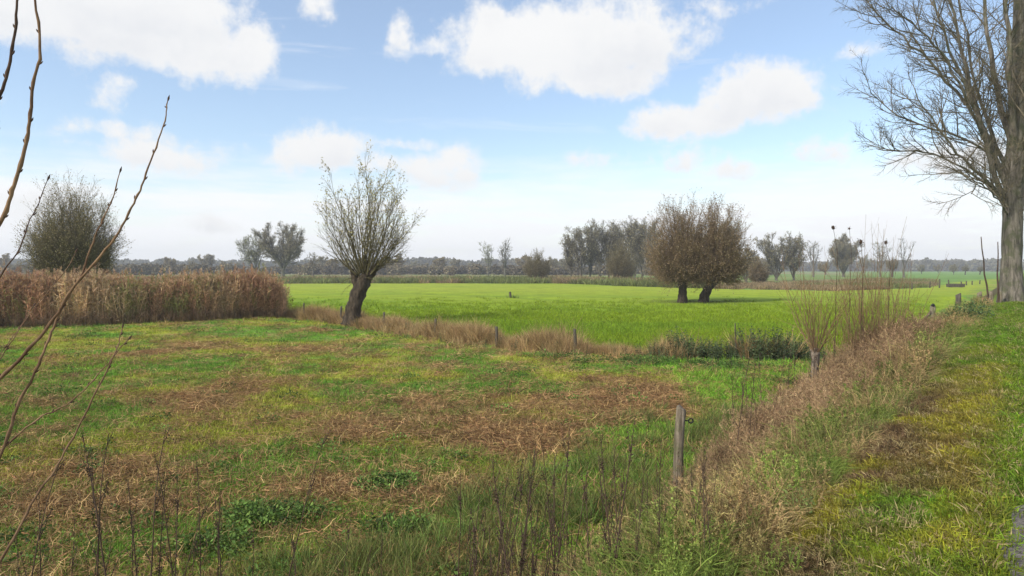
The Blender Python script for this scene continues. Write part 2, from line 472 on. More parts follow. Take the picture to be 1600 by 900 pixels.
def sheet(name, mask, colf, mat):
    i, j = np.nonzero(mask); q = np.stack([i * ny + j, (i + 1) * ny + j, (i + 1) * ny + j + 1, i * ny + j + 1], -1)
    used, inv = np.unique(q, return_inverse=True); P = np.stack([GX, GY, GZ], -1).reshape(-1, 3)[used]
    mb = MB(); mb.add(P, inv.reshape(-1, 4)); o = mb.build(name, mat, smooth=True, kind='structure')
    c = np.ones((len(P), 4)); c[:, :3] = colf(P[:, 0], P[:, 1])
    a = o.data.color_attributes.new('cover', 'FLOAT_COLOR', 'POINT'); a.data.foreach_set('color', c.astype(np.float32).ravel())
    return o


def pasture_col(x, y):
    n = vnoise(x, y, 30, 31, 3)[..., None]; n2 = sstep(vnoise(x * .35, y, 7, 32, 4, .6), .5, .72)[..., None]
    yb = sstep(y, 45, 110)[..., None]
    c = C_PAST * (.9 + .25 * n); c = c * (1 - yb) + np.array([.28, .335, .03]) * yb
    c = c * (1 - .28 * n2) + np.array([.10, .22, .02]) * .28 * n2
    g = np.exp(-(dist_poly(x, y, GROOVE) / .9) ** 2)[..., None] * .55; c = c * (1 - g) + np.array([.07, .16, .02]) * g
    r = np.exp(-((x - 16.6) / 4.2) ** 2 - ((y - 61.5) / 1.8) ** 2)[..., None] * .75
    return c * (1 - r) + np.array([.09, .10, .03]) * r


def far_col(x, y):
    n = vnoise(x * .25, y, 30, 41, 4, .6)[..., None]; k = sstep(n, .48, .56)
    c = np.array([.15, .23, .05]) * (1 - k) + np.array([.25, .20, .10]) * k
    r = (sstep(x / np.maximum(y, 1), .45, .56))[..., None]; return c * (1 - r) + np.array([.14, .25, .045]) * r


sheet('meadow', is_meadow, meadow_col, mat_ground('meadow_soil', 13, .55, 1.5, .8, (.19, .13, .075), 1.7))
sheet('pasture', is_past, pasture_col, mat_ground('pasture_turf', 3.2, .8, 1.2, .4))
sheet('far_fields', is_far, far_col, mat_ground('far_field', .25, .8, 1.2, 0))

# embankment swept along its own axis
tt = np.concatenate([np.arange(-14, 30, .22), np.arange(30, 120, 1.0), np.arange(120, 900, 12)])
ss = np.concatenate([[-4.2, -3.7, -3.4, -3.15], np.arange(-2.95, -.2, .16), [-.2, 0, .3, .8, 1.4, 2, 2.6, 2.9, 3.3, 3.8, 4.5, 5.2, 6, 7, 8.5]])
TT, SS = np.meshgrid(tt, ss, indexing='ij'); BX, BY = xy(TT, SS); BZZ = bank_z(TT, SS)
q = (np.arange(len(tt) - 1) * len(ss))[:, None] + np.arange(len(ss) - 1)[None]
mb = MB(); mb.add(np.stack([BX, BY, BZZ], -1), np.stack([q, q + 1, q + len(ss) + 1, q + len(ss)], -1).reshape(-1, 4))


def bank_col(t, s):
    n = vnoise(t * .6, s * 1.6, 1.1, 51, 5, .6)[..., None]; n2 = vnoise(t, s, .5, 52, 4, .6)[..., None]
    yel = np.array([.30, .27, .025]); grn = np.array([.13, .24, .015]); brn = np.array([.15, .095, .045]); org = np.array([.24, .155, .05])
    far = sstep(t, 9, 20)[..., None]
    k = sstep(n, .32, .52); c = grn * (1 - k) + yel * k
    b = sstep(n2, .45, .7) * (1 - far * .8); c = c * (1 - b * .7) + org * b * .7
    edge = np.exp(-((s + 1.0) / .35) ** 2)[..., None] * sstep(n2, .3, .6) * (1 - far * .7); c = c * (1 - edge) + brn * edge
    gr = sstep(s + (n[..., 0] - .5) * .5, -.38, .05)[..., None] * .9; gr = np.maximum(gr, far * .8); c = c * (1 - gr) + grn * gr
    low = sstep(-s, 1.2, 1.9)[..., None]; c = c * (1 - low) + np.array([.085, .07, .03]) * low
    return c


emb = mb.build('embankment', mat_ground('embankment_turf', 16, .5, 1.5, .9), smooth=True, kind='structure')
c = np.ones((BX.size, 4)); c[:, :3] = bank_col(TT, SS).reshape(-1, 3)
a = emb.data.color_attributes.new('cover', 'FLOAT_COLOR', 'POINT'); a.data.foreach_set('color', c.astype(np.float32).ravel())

# gravel wheel track on top, its edge ragged
tg = np.arange(-12, 160, .2); mbt = MB()
es = -.05 + .14 * sstep(tg, 5.2, 7) + (vnoise(tg, tg * 0, .9, 61, 4, .6) - .5) * .3; es2 = 2.7 + (vnoise(tg, tg * 0, .9, 62, 4) - .5) * .4
cols = np.linspace(0, 1, 9)
TS = es[:, None] * (1 - cols) + es2[:, None] * cols; TG = tg[:, None] * np.ones(9)
X, Y = xy(TG, TS); Z = np.maximum(bank_z(TG, TS), 0) + .012 + (cols * 0)
q = (np.arange(len(tg) - 1) * 9)[:, None] + np.arange(8)[None]
mbt.add(np.stack([X, Y, Z], -1), np.stack([q, q + 1, q + 10, q + 9], -1).reshape(-1, 4))
mbt.build('track', mat_bark('gravel', (.12, .10, .085), (.30, .27, .23), 28, .9, stretch=1), smooth=True, kind='structure')


# ------------------------------------------------------------------ scattered plants (uncountable)
def scatter(name, protos, P, rot, scl, idx, colr, kind='stuff', **kw):
    n = len(P); me = bpy.data.meshes.new(name); me.vertices.add(n); me.vertices.foreach_set('co', np.asarray(P, np.float32).ravel())
    for nm, typ, key, arr in (('rot', 'FLOAT_VECTOR', 'vector', rot), ('scl', 'FLOAT_VECTOR', 'vector', scl)):
        me.attributes.new(nm, typ, 'POINT').data.foreach_set(key, np.asarray(arr, np.float32).ravel())
    me.attributes.new('idx', 'INT', 'POINT').data.foreach_set('value', np.asarray(idx, np.int32))
    c = np.ones((n, 4), np.float32); c[:, :3] = np.clip(colr, 0, .8); me.attributes.new('col', 'FLOAT_COLOR', 'POINT').data.foreach_set('color', c.ravel())
    me.update()
    o = bpy.data.objects.new(name, me); COL.objects.link(o)
    col = bpy.data.collections.new(name + '_kinds')
    for k, pm in enumerate(protos): col.objects.link(bpy.data.objects.new(f'{name}_kind_{k:02d}', pm))
    g = bpy.data.node_groups.new(name + '_scatter', 'GeometryNodeTree')
    g.interface.new_socket('Geometry', in_out='INPUT', socket_type='NodeSocketGeometry'); g.interface.new_socket('Geometry', in_out='OUTPUT', socket_type='NodeSocketGeometry')
    gi = g.nodes.new('NodeGroupInput'); go = g.nodes.new('NodeGroupOutput'); ip = g.nodes.new('GeometryNodeInstanceOnPoints')
    ci = g.nodes.new('GeometryNodeCollectionInfo'); ci.inputs['Collection'].default_value = col; ci.inputs['Separate Children'].default_value = True; ci.inputs['Reset Children'].default_value = True
    def na(nm, dt):
        nd = g.nodes.new('GeometryNodeInputNamedAttribute'); nd.data_type = dt; nd.inputs[0].default_value = nm
        return [s for s in nd.outputs if s.enabled and s.name == 'Attribute'][0]
    L = g.links.new
    L(gi.outputs[0], ip.inputs['Points']); L(ci.outputs[0], ip.inputs['Instance']); ip.inputs['Pick Instance'].default_value = True
    L(na('idx', 'INT'), ip.inputs['Instance Index']); L(na('rot', 'FLOAT_VECTOR'), ip.inputs['Rotation']); L(na('scl', 'FLOAT_VECTOR'), ip.inputs['Scale'])
    L(ip.outputs[0], go.inputs[0])
    md = o.modifiers.new('scatter', 'NODES'); md.node_group = g
    return tag(o, kind=kind, **kw)


def pr_grass(seed, n, h, rad, lean, w, droop=-.18, seg=4, hj=.35):
    g = np.random.default_rng(seed); mb = MB(); a = g.random(n) * 2 * np.pi; r = rad * np.sqrt(g.random(n))
    S = np.stack([r * np.cos(a), r * np.sin(a), np.full(n, -.02)], 1)
    a2 = a + g.normal(0, 1.0, n); l = np.abs(g.normal(0, lean, n)) + lean * .3
    D = np.stack([np.cos(a2) * l, np.sin(a2) * l, np.ones(n)], 1); L = h * (1 + g.normal(0, hj, n)).clip(.3, 1.8)
    P = grow(S, D, L, seg, .10, np.full(n, droop), g); P[:, 1:, 2] = np.maximum(P[:, 1:, 2], .01)
    W = np.array([1, .95, .7, .12]) if seg == 4 else np.array([1, .8, .12])
    ribbons(mb, P, w * (.6 + .8 * g.random(n))[:, None] * W[None], g); return mb.data('grass_tuft', M_SCAT)


def pr_straw(seed, n, rad, L, w):
    g = np.random.default_rng(seed); mb = MB(); a = g.random(n) * 2 * np.pi; r = rad * np.sqrt(g.random(n))
    S = np.stack([r * np.cos(a), r * np.sin(a), .005 + .035 * g.random(n)], 1); b = g.random(n) * 2 * np.pi
    D = np.stack([np.cos(b), np.sin(b), g.normal(.12, .2, n)], 1)
    P = grow(S, D, L * (.4 + g.random(n)), 3, .12, np.full(n, -.1), g); P[..., 2] = np.maximum(P[..., 2], .003)
    ribbons(mb, P, w * np.array([.8, 1, .4])[None] * np.ones((n, 1)), g); return mb.data('straw_litter', M_SCAT)


def pr_tangle(seed, n=80, q=1.0):
    g = np.random.default_rng(seed); mb = MB(); S = g.normal(0, .1, (n, 3)) * [1, 1, .5 * q] + [0, 0, .12 * q * q]; D = g.normal(size=(n, 3)) * [1, 1, .6]
    P = grow(S, D, (.12 + .3 * g.random(n)) * q, 5, .35, np.full(n, -.1), g); P[..., 2] = np.maximum(P[..., 2], 0)
    ribbons(mb, P, .0026 * np.array([.8, 1, 1, .8, .2])[None] * np.ones((n, 1)), g); return mb.data('tangle', M_SCAT)


def pr_leafy(seed, n, h, rad, size, asp=.32, stems=0):
    """low leafy herb: leaves held at all heights"""
    g = np.random.default_rng(seed); mb = MB(); a = g.random(n) * 2 * np.pi; r = rad * np.sqrt(g.random(n)); z = h * g.random(n) ** .8 * (1 - .5 * (r / rad) ** 2)
    C = np.stack([r * np.cos(a), r * np.sin(a), z], 1); D = np.stack([np.cos(a), np.sin(a), g.normal(.1, .5, n)], 1) + g.normal(0, .4, (n, 3))
    leaves(mb, C, D, size * (.6 + .8 * g.random(n)), asp, g)
    if stems:
        b = g.random(stems) * 6.28; rr = rad * .7 * np.sqrt(g.random(stems)); S = np.stack([rr * np.cos(b), rr * np.sin(b), 0 * b], 1)
        P = grow(S, np.stack([.2 * np.cos(b), .2 * np.sin(b), 1 + 0 * b], 1), h * (.7 + .4 * g.random(stems)), 3, .06, np.zeros(stems), g)
        tubes(mb, P, radii(np.full(stems, .004), .002, 3), 3, g)
    return mb.data('leafy_herb', M_SCAT)


def pr_nettle(seed, stems, h, rad):
    g = np.random.default_rng(seed); mb = MB(); a = g.random(stems) * 6.28; r = rad * np.sqrt(g.random(stems)); S = np.stack([r * np.cos(a), r * np.sin(a), 0 * a], 1)
    P = grow(S, np.stack([.15 * np.cos(a), .15 * np.sin(a), 1 + 0 * a], 1), h * (.55 + .55 * g.random(stems)), 5, .05, np.zeros(stems), g); R = radii(np.full(stems, .007), .003, 5)
    tubes(mb, P, R, 3, g); S2, D2, t, _, _ = kids(P, R, 16, .1, 1.0, 1.25, .25, g)
    leaves(mb, S2, D2 - np.array([0, 0, .25]), .11 * (1.15 - .5 * t), .28, g); return mb.data('nettle_clump', M_SCAT)


def pr_weed(seed, stems, h, rad, twigs=9, twigs2=4, r=.004, head=0.0, lean=.2):
    """dead, finely branched herb stems"""
    g = np.random.default_rng(seed); mb = MB(); a = g.random(stems) * 6.28; rr = rad * np.sqrt(g.random(stems)); S = np.stack([rr * np.cos(a), rr * np.sin(a), 0 * a], 1)
    b = g.random(stems) * 6.28; l = np.abs(g.normal(0, lean, stems))
    P = grow(S, np.stack([l * np.cos(b), l * np.sin(b), 1 + 0 * a], 1), h * (.55 + .6 * g.random(stems)), 5, .07, np.zeros(stems), g); R = radii(np.full(stems, r), r * .45, 5)
    tubes(mb, P, R, 3, g)
    S2, D2, t, _, _ = kids(P, R, twigs, .3, 1.0, .65, .2, g); P2 = grow(S2, D2, h * .24 * (1.3 - t), 3, .12, np.full(len(t), .08), g); R2 = radii(np.full(len(t), r * .5), r * .3, 3)
    tubes(mb, P2, R2, 3, g)
    if twigs2:
        S3, D3, t3, _, _ = kids(P2, R2, twigs2, .2, 1.0, .7, .3, g); W = np.array([.0018, .0022, .0008])[None] * np.ones((len(t3), 1))
        ribbons(mb, grow(S3, D3, np.full(len(t3), h * .07), 3, .2, np.zeros(len(t3)), g), W * 1.2, g)
        if head:
            k = g.random(len(t3)) < head; leaves(mb, S3[k], g.normal(size=(k.sum(), 3)), .018, .45, g)
    return mb.data('dead_weed', M_SCAT)


def pr_reed(seed, n=9, h=2.7):
    g = np.random.default_rng(seed); mb = MB(); a = g.random(n) * 6.28; r = .28 * np.sqrt(g.random(n)); S = np.stack([r * np.cos(a), r * np.sin(a), 0 * a], 1)
    L = h * (.72 + .36 * g.random(n)); P = grow(S, np.stack([g.normal(0, .07, n), g.normal(0, .07, n), 1 + 0 * a], 1), L, 6, .03, np.full(n, -.005), g); rn = g.random(n)
    tubes(mb, P, radii(np.full(n, .0075), .004, 6), 3, g, rnd=rn)
    S2, D2, t, _, par = kids(P, np.ones((n, 6)) * .01, 9, .08, .92, .5, .2, g); P2 = grow(S2, D2, np.full(len(t), .42), 4, .12, np.full(len(t), -.16), g)
    ribbons(mb, P2, np.array([.006, .011, .009, .001])[None] * np.ones((len(t), 1)), g, rnd=rn[par])
    # plumes
    T = norm(P[:, -1] - P[:, -2]); m = 14; tip = np.repeat(P[:, -1], m, 0) + np.repeat(T, m, 0) * (g.random(n * m) * .26)[:, None]
    P3 = grow(tip, np.repeat(T, m, 0) + g.normal(0, .45, (n * m, 3)) + np.array([.35, 0, -.1]), np.full(n * m, .13), 3, .1, np.full(n * m, -.25), g)
    ribbons(mb, P3, np.array([.004, .010, .002])[None] * np.ones((n * m, 1)), g, rnd=np.repeat(rn * .5, m)); return mb.data('reed_clump', M_SCAT)


def rots(n, g, tilt=.1):
    return np.stack([g.normal(0, tilt, n), g.normal(0, tilt, n), g.random(n) * 6.283], 1)


def uni(s): return np.stack([s, s, s], 1)


# --- short meadow grass: denser near, coarser farther
g = np.random.default_rng(101)
protos = [pr_grass(200 + k, 38, .078, .11, .65, .0026) for k in range(4)] + [pr_grass(210 + k, 30, .07, .13, .9, .003) for k in range(2)]
def in_meadow(x, y):
    t, s = ts(x, y); return (y < ditch_y(x) - .5) & (s < -3.0)
def samp_view(n, d0, d1, g, p=1.0, m=1.12):
    """random ground points in front of the camera, denser close by"""
    u = g.random(n); d = (d0 ** -p + u * (d1 ** -p - d0 ** -p)) ** (-1 / p); x = (g.random(n) * 2 - 1) * .75 * m * d; return x, d
x, y = samp_view(70000, 5.3, 46, g, .55); k = in_meadow(x, y); x, y = x[k], y[k]
dry, lush, deep = meadow_cover(x, y)
keep = g.random(len(x)) < np.clip(1.0 - .55 * sstep(dry, .3, .8) * (1 - sstep(lush, .4, .8)), 0, 1); x, y, dry, lush, deep = [v[keep] for v in (x, y, dry, lush, deep)]
col = meadow_col(x, y); n = len(x)
st = (g.random(n) < .10)[:, None]; col = np.where(st, C_STRAW * .85, col) * (.5 + 1.0 * g.random((n, 1)))
s = (.55 + .75 * g.random(n)) * (1 + .35 * sstep(lush, .4, .8)) * (1 + y / 45)
scatter('meadow_grass', protos, np.stack([x, y, ground_z(x, y)], 1), rots(n, g), np.stack([s, s, s * (.7 + .5 * g.random(n))], 1), g.integers(0, 6, n), col)
# --- cut dry stalks lying on the meadow
protos = [pr_straw(230 + k, 60, .2, .085, .0019) for k in range(3)] + [pr_tangle(233, 60, .45)]
x, y = samp_view(46000, 5.3, 44, g, .55); k = in_meadow(x, y); x, y = x[k], y[k]; dry, lush, deep = meadow_cover(x, y)
k = g.random(len(x)) < .12 + .48 * sstep(dry, .25, .8) * (1 - .8 * sstep(lush, .4, .8)); x, y = x[k], y[k]; n = len(x)
mixc = g.random((n, 1)) ** .6; col = (C_DRY * mixc + C_STRAW * (1 - mixc)) * (.45 + .9 * g.random((n, 1))); s = (.7 + .7 * g.random(n)) * (1 + y / 35)
scatter('cut_stalks', protos, np.stack([x, y, ground_z(x, y) + .005], 1), rots(n, g, .06), uni(s), g.integers(0, 4, n), col)
# --- leafy herbs
protos = [pr_leafy(240 + k, 90, .15, .17, .036) for k in range(4)]
x, y = samp_view(30000, 5.3, 40, g, .5); k = in_meadow(x, y); x, y = x[k], y[k]; dry, lush, deep = meadow_cover(x, y)
k = g.random(len(x)) < .012 + .85 * sstep(deep, .42, .75); x, y = x[k], y[k]; n = len(x)
col = np.array([.11, .18, .035]) * (.45 + 1.0 * g.random((n, 1))); s = .35 + .9 * g.random(n) + y / 60
scatter('low_herbs', protos, np.stack([x, y, ground_z(x, y)], 1), rots(n, g), uni(s), g.integers(0, 4, n), col)
# --- a fringe of pasture turf behind the ditch
protos = [pr_grass(250 + k, 40, .10, .2, .5, .005) for k in range(3)]
x, y = samp_view(26000, 22, 75, g, .7); k = (y > ditch_y(x) + 1.2) & (ts(x, y)[1] < -3.4) & (g.random(len(x)) > sstep(y, 30, 72)); x, y = x[k], y[k]; n = len(x)
scatter('pasture_grass', protos, np.stack([x, y, ground_z(x, y)], 1), rots(n, g, .05), uni(.7 + .6 * g.random(n) + y / 70), g.integers(0, 3, n), pasture_col(x, y) * (.85 + .3 * g.random((n, 1))))

# --- dry tussocks along the ditch
protos = [pr_grass(260 + k, 110, .78, .26, .4, .006, -.2, 4, .35) for k in range(4)]
dl = DITCH[(DITCH[:, 0] > -18) & (DITCH[:, 0] < 11.2)]
p, off = along(dl, 1500, g, .42, .25); hn = vnoise(p[:, 0], p[:, 1], 2.0, 71, 3); rt = sstep(p[:, 0], 4.2, 6.5)
k = (g.random(len(p)) < .95 - rt * .85) & (hn > .22); p, hn = p[k], hn[k]; n = len(p)
cc = np.array([.46, .34, .155]); c2 = np.array([.28, .18, .08]); m_ = g.random((n, 1)); col = (cc * m_ + c2 * (1 - m_)) * (.75 + .5 * g.random((n, 1)))
s = .2 + 1.0 * (hn * 1.4 - .25) * (1 - .4 * g.random(n)); s *= 1 + .3 * sstep(p[:, 0], -1, 2); s *= np.where(p[:, 0] < -14, .7, 1)
scatter('dry_grass', protos, np.stack([p[:, 0], p[:, 1], ground_z(p[:, 0], p[:, 1]) - .03], 1), rots(n, g, .12), uni(s), g.integers(0, 4, n), col)
# --- nettles and dark herbs where the ditch meets the fence
protos = [pr_nettle(270 + k, 7, 1.0, .22) for k in range(4)]
nl = np.array([at(1010, 556)[:2], at(1100, 557)[:2], at(1200, 558)[:2], at(1300, 560)[:2]])
p, _ = along(nl, 150, g, .33, .35); n0 = len(p); hn = vnoise(p[:, 0], p[:, 1], .9, 72, 2)
pa, _ = along(dl, 110, g, .4, 0); p2, _ = along(np.array([at(1485, 505, .3)[:2], at(1512, 500, .7)[:2]]), 60, g, .45, 0)
p = np.concatenate([p, pa]); sc_ = np.concatenate([.25 + 1.15 * hn * g.random(len(hn)) ** .5, .35 + .2 * g.random(len(pa))]); n = len(p)
scatter('nettles', protos, np.stack([p[:, 0], p[:, 1], ground_z(p[:, 0], p[:, 1])], 1), rots(n, g, .1), uni(sc_), g.integers(0, 4, n), np.array([.09, .12, .05]) * (.5 + .9 * g.random((n, 1))))

# --- reed bed on the left
protos = [pr_reed(280 + k) for k in range(5)]
front = np.array([at(*q_)[:2] for q_ in [(-260, 521), (-100, 516), (0, 511), (200, 506), (330, 500), (436, 494)]])
u = g.random(5200); p, _ = along(front, 5200, g, 0, 0); dep = g.random(5200) ** 1.15 * 4.2
p[:, 1] += dep; p[:, 0] -= dep * .22; pxl = 800 + FPX * p[:, 0] / p[:, 1]
thin = np.exp(-((pxl - 235) / 80) ** 2); k = g.random(5200) < (1 - .74 * thin) * (1 - .7 * sstep(pxl, 405, 445)) * (.55 + .45 * sstep(vnoise(p[:, 0], p[:, 1], 1.4, 81, 2), .3, .6)); p, dep, pxl, thin = p[k], dep[k], pxl[k], thin[k]; n = len(p)
hh = .62 + .30 * vnoise(p[:, 0], p[:, 1], 2.2, 82, 3) + .09 * g.normal(size=n); hh = hh * (1 - .4 * sstep(pxl, 395, 440) * g.random(n)) * np.where(dep < .5, .55 + .45 * g.random(n), 1) * (1 - .05 * thin)
m_ = sstep(vnoise(p[:, 0], p[:, 1], 2.2, 83, 3), .35, .65)[:, None]
col = (np.array([.52, .33, .19]) * m_ + np.array([.60, .45, .26]) * (1 - m_)) * (.65 + .7 * g.random((n, 1)))
gr = (g.random(n) < .05 + .30 * thin)[:, None]; col = np.where(gr, np.array([.32, .32, .11]), col)
scatter('reeds', protos, np.stack([p[:, 0], p[:, 1], ground_z(p[:, 0], p[:, 1])], 1), rots(n, g, .03), np.stack([1.1 + 0 * hh, 1.1 + 0 * hh, hh], 1), g.integers(0, 5, n), col)
# --- undergrowth at the reeds' foot
protos = [pr_weed(290 + k, 9, .8, .3, 8, 3, .005) for k in range(3)]
p, _ = along(front, 1100, g, .4, -.0); p[:, 1] += .1; n = len(p)
scatter('reed_undergrowth', protos, np.stack([p[:, 0], p[:, 1], ground_z(p[:, 0], p[:, 1])], 1), rots(n, g), uni(.4 + .5 * g.random(n)), g.integers(0, 3, n), np.array([.24, .16, .09]) * (.5 + .9 * g.random((n, 1))))

# --- embankment: mossy short turf on top
protos = [pr_grass(300 + k, 44, .042, .09, .8, .0022) for k in range(4)] + [pr_grass(306 + k, 26, .065, .06, .7, .0024) for k in range(2)]
n = 16000; t = 1.5 + 38 * g.random(n) ** 1.9; s_ = -1.15 + 1.5 * g.random(n) + (t > 9) * 0
k = (s_ < -.08 + .16 * sstep(t, 5.2, 7) + (vnoise(t, s_, .9, 61, 4) - .5) * .3) | (g.random(n) < .05); t, s_ = t[k], s_[k]; n = len(t); x, y = xy(t, s_)
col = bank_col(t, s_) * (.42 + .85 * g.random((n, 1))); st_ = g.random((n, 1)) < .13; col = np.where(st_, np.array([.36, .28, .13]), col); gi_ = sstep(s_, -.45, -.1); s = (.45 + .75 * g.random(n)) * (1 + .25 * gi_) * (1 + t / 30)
scatter('embankment_grass', protos, np.stack([x, y, bank_z(t, s_)], 1), rots(n, g, .15), uni(s), np.where(g.random(n) < .8, g.integers(0, 4, n), g.integers(4, 6, n)), col)
# --- embankment: long tousled grass on the slope
protos = [pr_grass(310 + k, 95, .34, .13, .9, .0032, -.42, 4, .45) for k in range(3)] + [pr_weed(315, 9, .42, .16, 10, 5, .003, .5, .6), pr_tangle(316)]
n = 6500; t = 2.2 + 36 * g.random(n) ** 1.7; s_ = -3.4 + 2.2 * g.random(n) ** .85 + g.normal(0, .09, n); x, y = xy(t, s_)
gn = vnoise(t, s_ * 1.4, .7, 91, 4, .7) + g.normal(0, .07, n); m_ = sstep(gn, .43, .66)[:, None]
tan = np.array([.38, .27, .12]); gre = np.array([.18, .25, .045]); pin = np.array([.38, .27, .17])
col = tan * m_ + gre * (1 - m_); w_ = (sstep(-s_, 1.9, 2.7) * sstep(t, 6, 11) * .75)[:, None]; col = col * (1 - w_) + pin * w_
col = col * (.5 + .85 * g.random((n, 1))); s = (.55 + .75 * g.random(n)) * np.clip(1 - .55 * sstep(s_, -1.7, -1.1), .4, 1) * (.8 + .45 * sstep(t, 6, 16)) * np.where((s_ < -2.2) & (t < 9), .75, 1)
k = g.random(n) < np.where(s_ > -1.25, .5, 1); scatter('long_grass', protos, np.stack([x, y, bank_z(t, s_) - .02], 1)[k], rots(n, g, .22)[k], uni(s)[k], g.integers(0, 5, n)[k], col[k])
protos = [pr_leafy(335 + k, 110, .28, .14, .03, .3, 6) for k in range(3)]
n = 1300; t = 2.4 + 34 * g.random(n) ** 1.5; s_ = -3.4 + 2.2 * g.random(n); x, y = xy(t, s_); k = vnoise(t, s_ * 1.5, .8, 95, 3, .6) > .5; t, s_, x, y = t[k], s_[k], x[k], y[k]; n = len(t)
scatter('bank_herbs', protos, np.stack([x, y, bank_z(t, s_)], 1), rots(n, g), uni(.35 + .5 * g.random(n)), g.integers(0, 3, n), np.array([.14, .18, .05]) * (.6 + .8 * g.random((n, 1))))
# --- embankment: brittle pinkish brown weeds by the fence
protos = [pr_weed(320 + k, 10, .85, .22, 10, 5, .0032, .4, .35) for k in range(4)]
n = 3200; t = 5.5 + 33 * g.random(n) ** 1.35; s_ = -3.25 + 1.4 * g.random(n) ** 1.1; k = g.random(n) < sstep(t, 6, 13) * (1 - .6 * sstep(s_, -2.6, -2.0)); t, s_ = t[k], s_[k]; n = len(t); x, y = xy(t, s_)
zz = np.maximum(bank_z(t, s_), ground_z(x, y)); m_ = g.random((n, 1)); col = (np.array([.42, .29, .15]) * m_ + np.array([.24, .15, .08]) * (1 - m_)) * (.7 + .6 * g.random((n, 1)))
scatter('brittle_weeds', protos, np.stack([x, y, zz], 1), rots(n, g, .12), uni((.38 + .42 * g.random(n)) * (1 + .25 * sstep(t, 7, 11)) * (1 + .45 * sstep(t, 12, 20) - .75 * sstep(t, 17, 26))), g.integers(0, 4, n), col)
# --- dark green bush-like herbs by the fifth post
protos = [pr_leafy(330 + k, 120, .75, .34, .07, .3, 6) for k in range(3)]
c0 = np.array(ts(*at(1500, 535, .5)[:2])); n = 34; t = c0[0] + g.normal(0, .9, n); s_ = c0[1] + g.normal(0, .28, n); x, y = xy(t, s_)
scatter('green_herbs', protos, np.stack([x, y, bank_z(t, s_)], 1), rots(n, g), uni(.6 + .5 * g.random(n)), g.integers(0, 3, n), np.array([.075, .115, .04]) * (.6 + .8 * g.random((n, 1))))
# --- grass and herbs at the foot of the embankment, in front of the camera
protos = [pr_grass(340 + k, 60, .30, .12, .5, .0034, -.2) for k in range(4)]
n = 3000; t = .8 + 13 * g.random(n) ** 1.3; s_ = -6.0 + 3.6 * g.random(n) ** .7; x, y = xy(t, s_); k = (y > 3.2) & (g.random(n) < .15 + .85 * sstep(vnoise(x, y, 1.1, 93, 3), .42, .62)) & (s_ < -2.6); x, y, t, s_ = x[k], y[k], t[k], s_[k]; n = len(x)
zz = np.maximum(bank_z(t, s_), ground_z(x, y)); m_ = g.random((n, 1)); col = (np.array([.10, .19, .035]) * m_ + np.array([.24, .20, .07]) * (1 - m_)) * (.6 + .7 * g.random((n, 1)))
scatter('rough_grass', protos, np.stack([x, y, zz], 1), rots(n, g, .15), uni(.35 + .65 * g.random(n)), g.integers(0, 4, n), col)

# --- rough brown vegetation behind the pasture, near and far
protos = [pr_grass(350 + k, 60, 1.0, .7, .35, .03, -.1, 4, .3) for k in range(4)]
bl = BACK[1:9].copy(); p, _ = along(np.array([[-95, 136], *bl]), 5200, g, 0, 0); dep = g.random(len(p)); p[:, 1] += dep * np.where(p[:, 0] > 20, 34, 42); pxl = 800 + FPX * p[:, 0] / p[:, 1]
k = pxl < 1460; p = p[k]; pxl = pxl[k]; n = len(p); m_ = g.random((n, 1))
col = (np.array([.38, .27, .15]) * m_ + np.array([.22, .17, .09]) * (1 - m_)) * (.7 + .5 * g.random((n, 1))); gg = (vnoise(p[:, 0], p[:, 1], 14, 94, 2) > .54)[:, None]; col = np.where(gg, np.array([.17, .19, .06]) * (.7 + .5 * m_), col)
s = .5 + .6 * g.random(n); s = s * np.where(pxl > 1130, .6, 1)
scatter('rough_strip', protos, np.stack([p[:, 0], p[:, 1], 0 * s - .05], 1), rots(n, g), np.stack([s * 1.6, s * 1.6, s], 1), g.integers(0, 4, n), col)


# ------------------------------------------------------------------ trees
def skel_levels(mb, P, R, levels, g, keep=None):
    """add successive orders of branching; levels: (count, t0, t1, angle, jitter, length, lenfall, n, sides, r, wob, trop)"""
    for (cnt, t0, t1, ang, aj, L, fall, n, sd, r, wob, trop) in levels:
        S, D, t, Rp, par = kids(P, R, cnt, t0, t1, ang, aj, g); Ln = L * (1 - fall * t) * (.7 + .6 * g.random(len(t)))
        P = grow(S, D, Ln, n, wob, np.full(len(t), trop), g); R = radii(np.minimum(r * (.8 + .4 * g.random(len(t))), Rp * .8), r * .35, n)
        tubes(mb, P, R, sd, g)
    return P, R


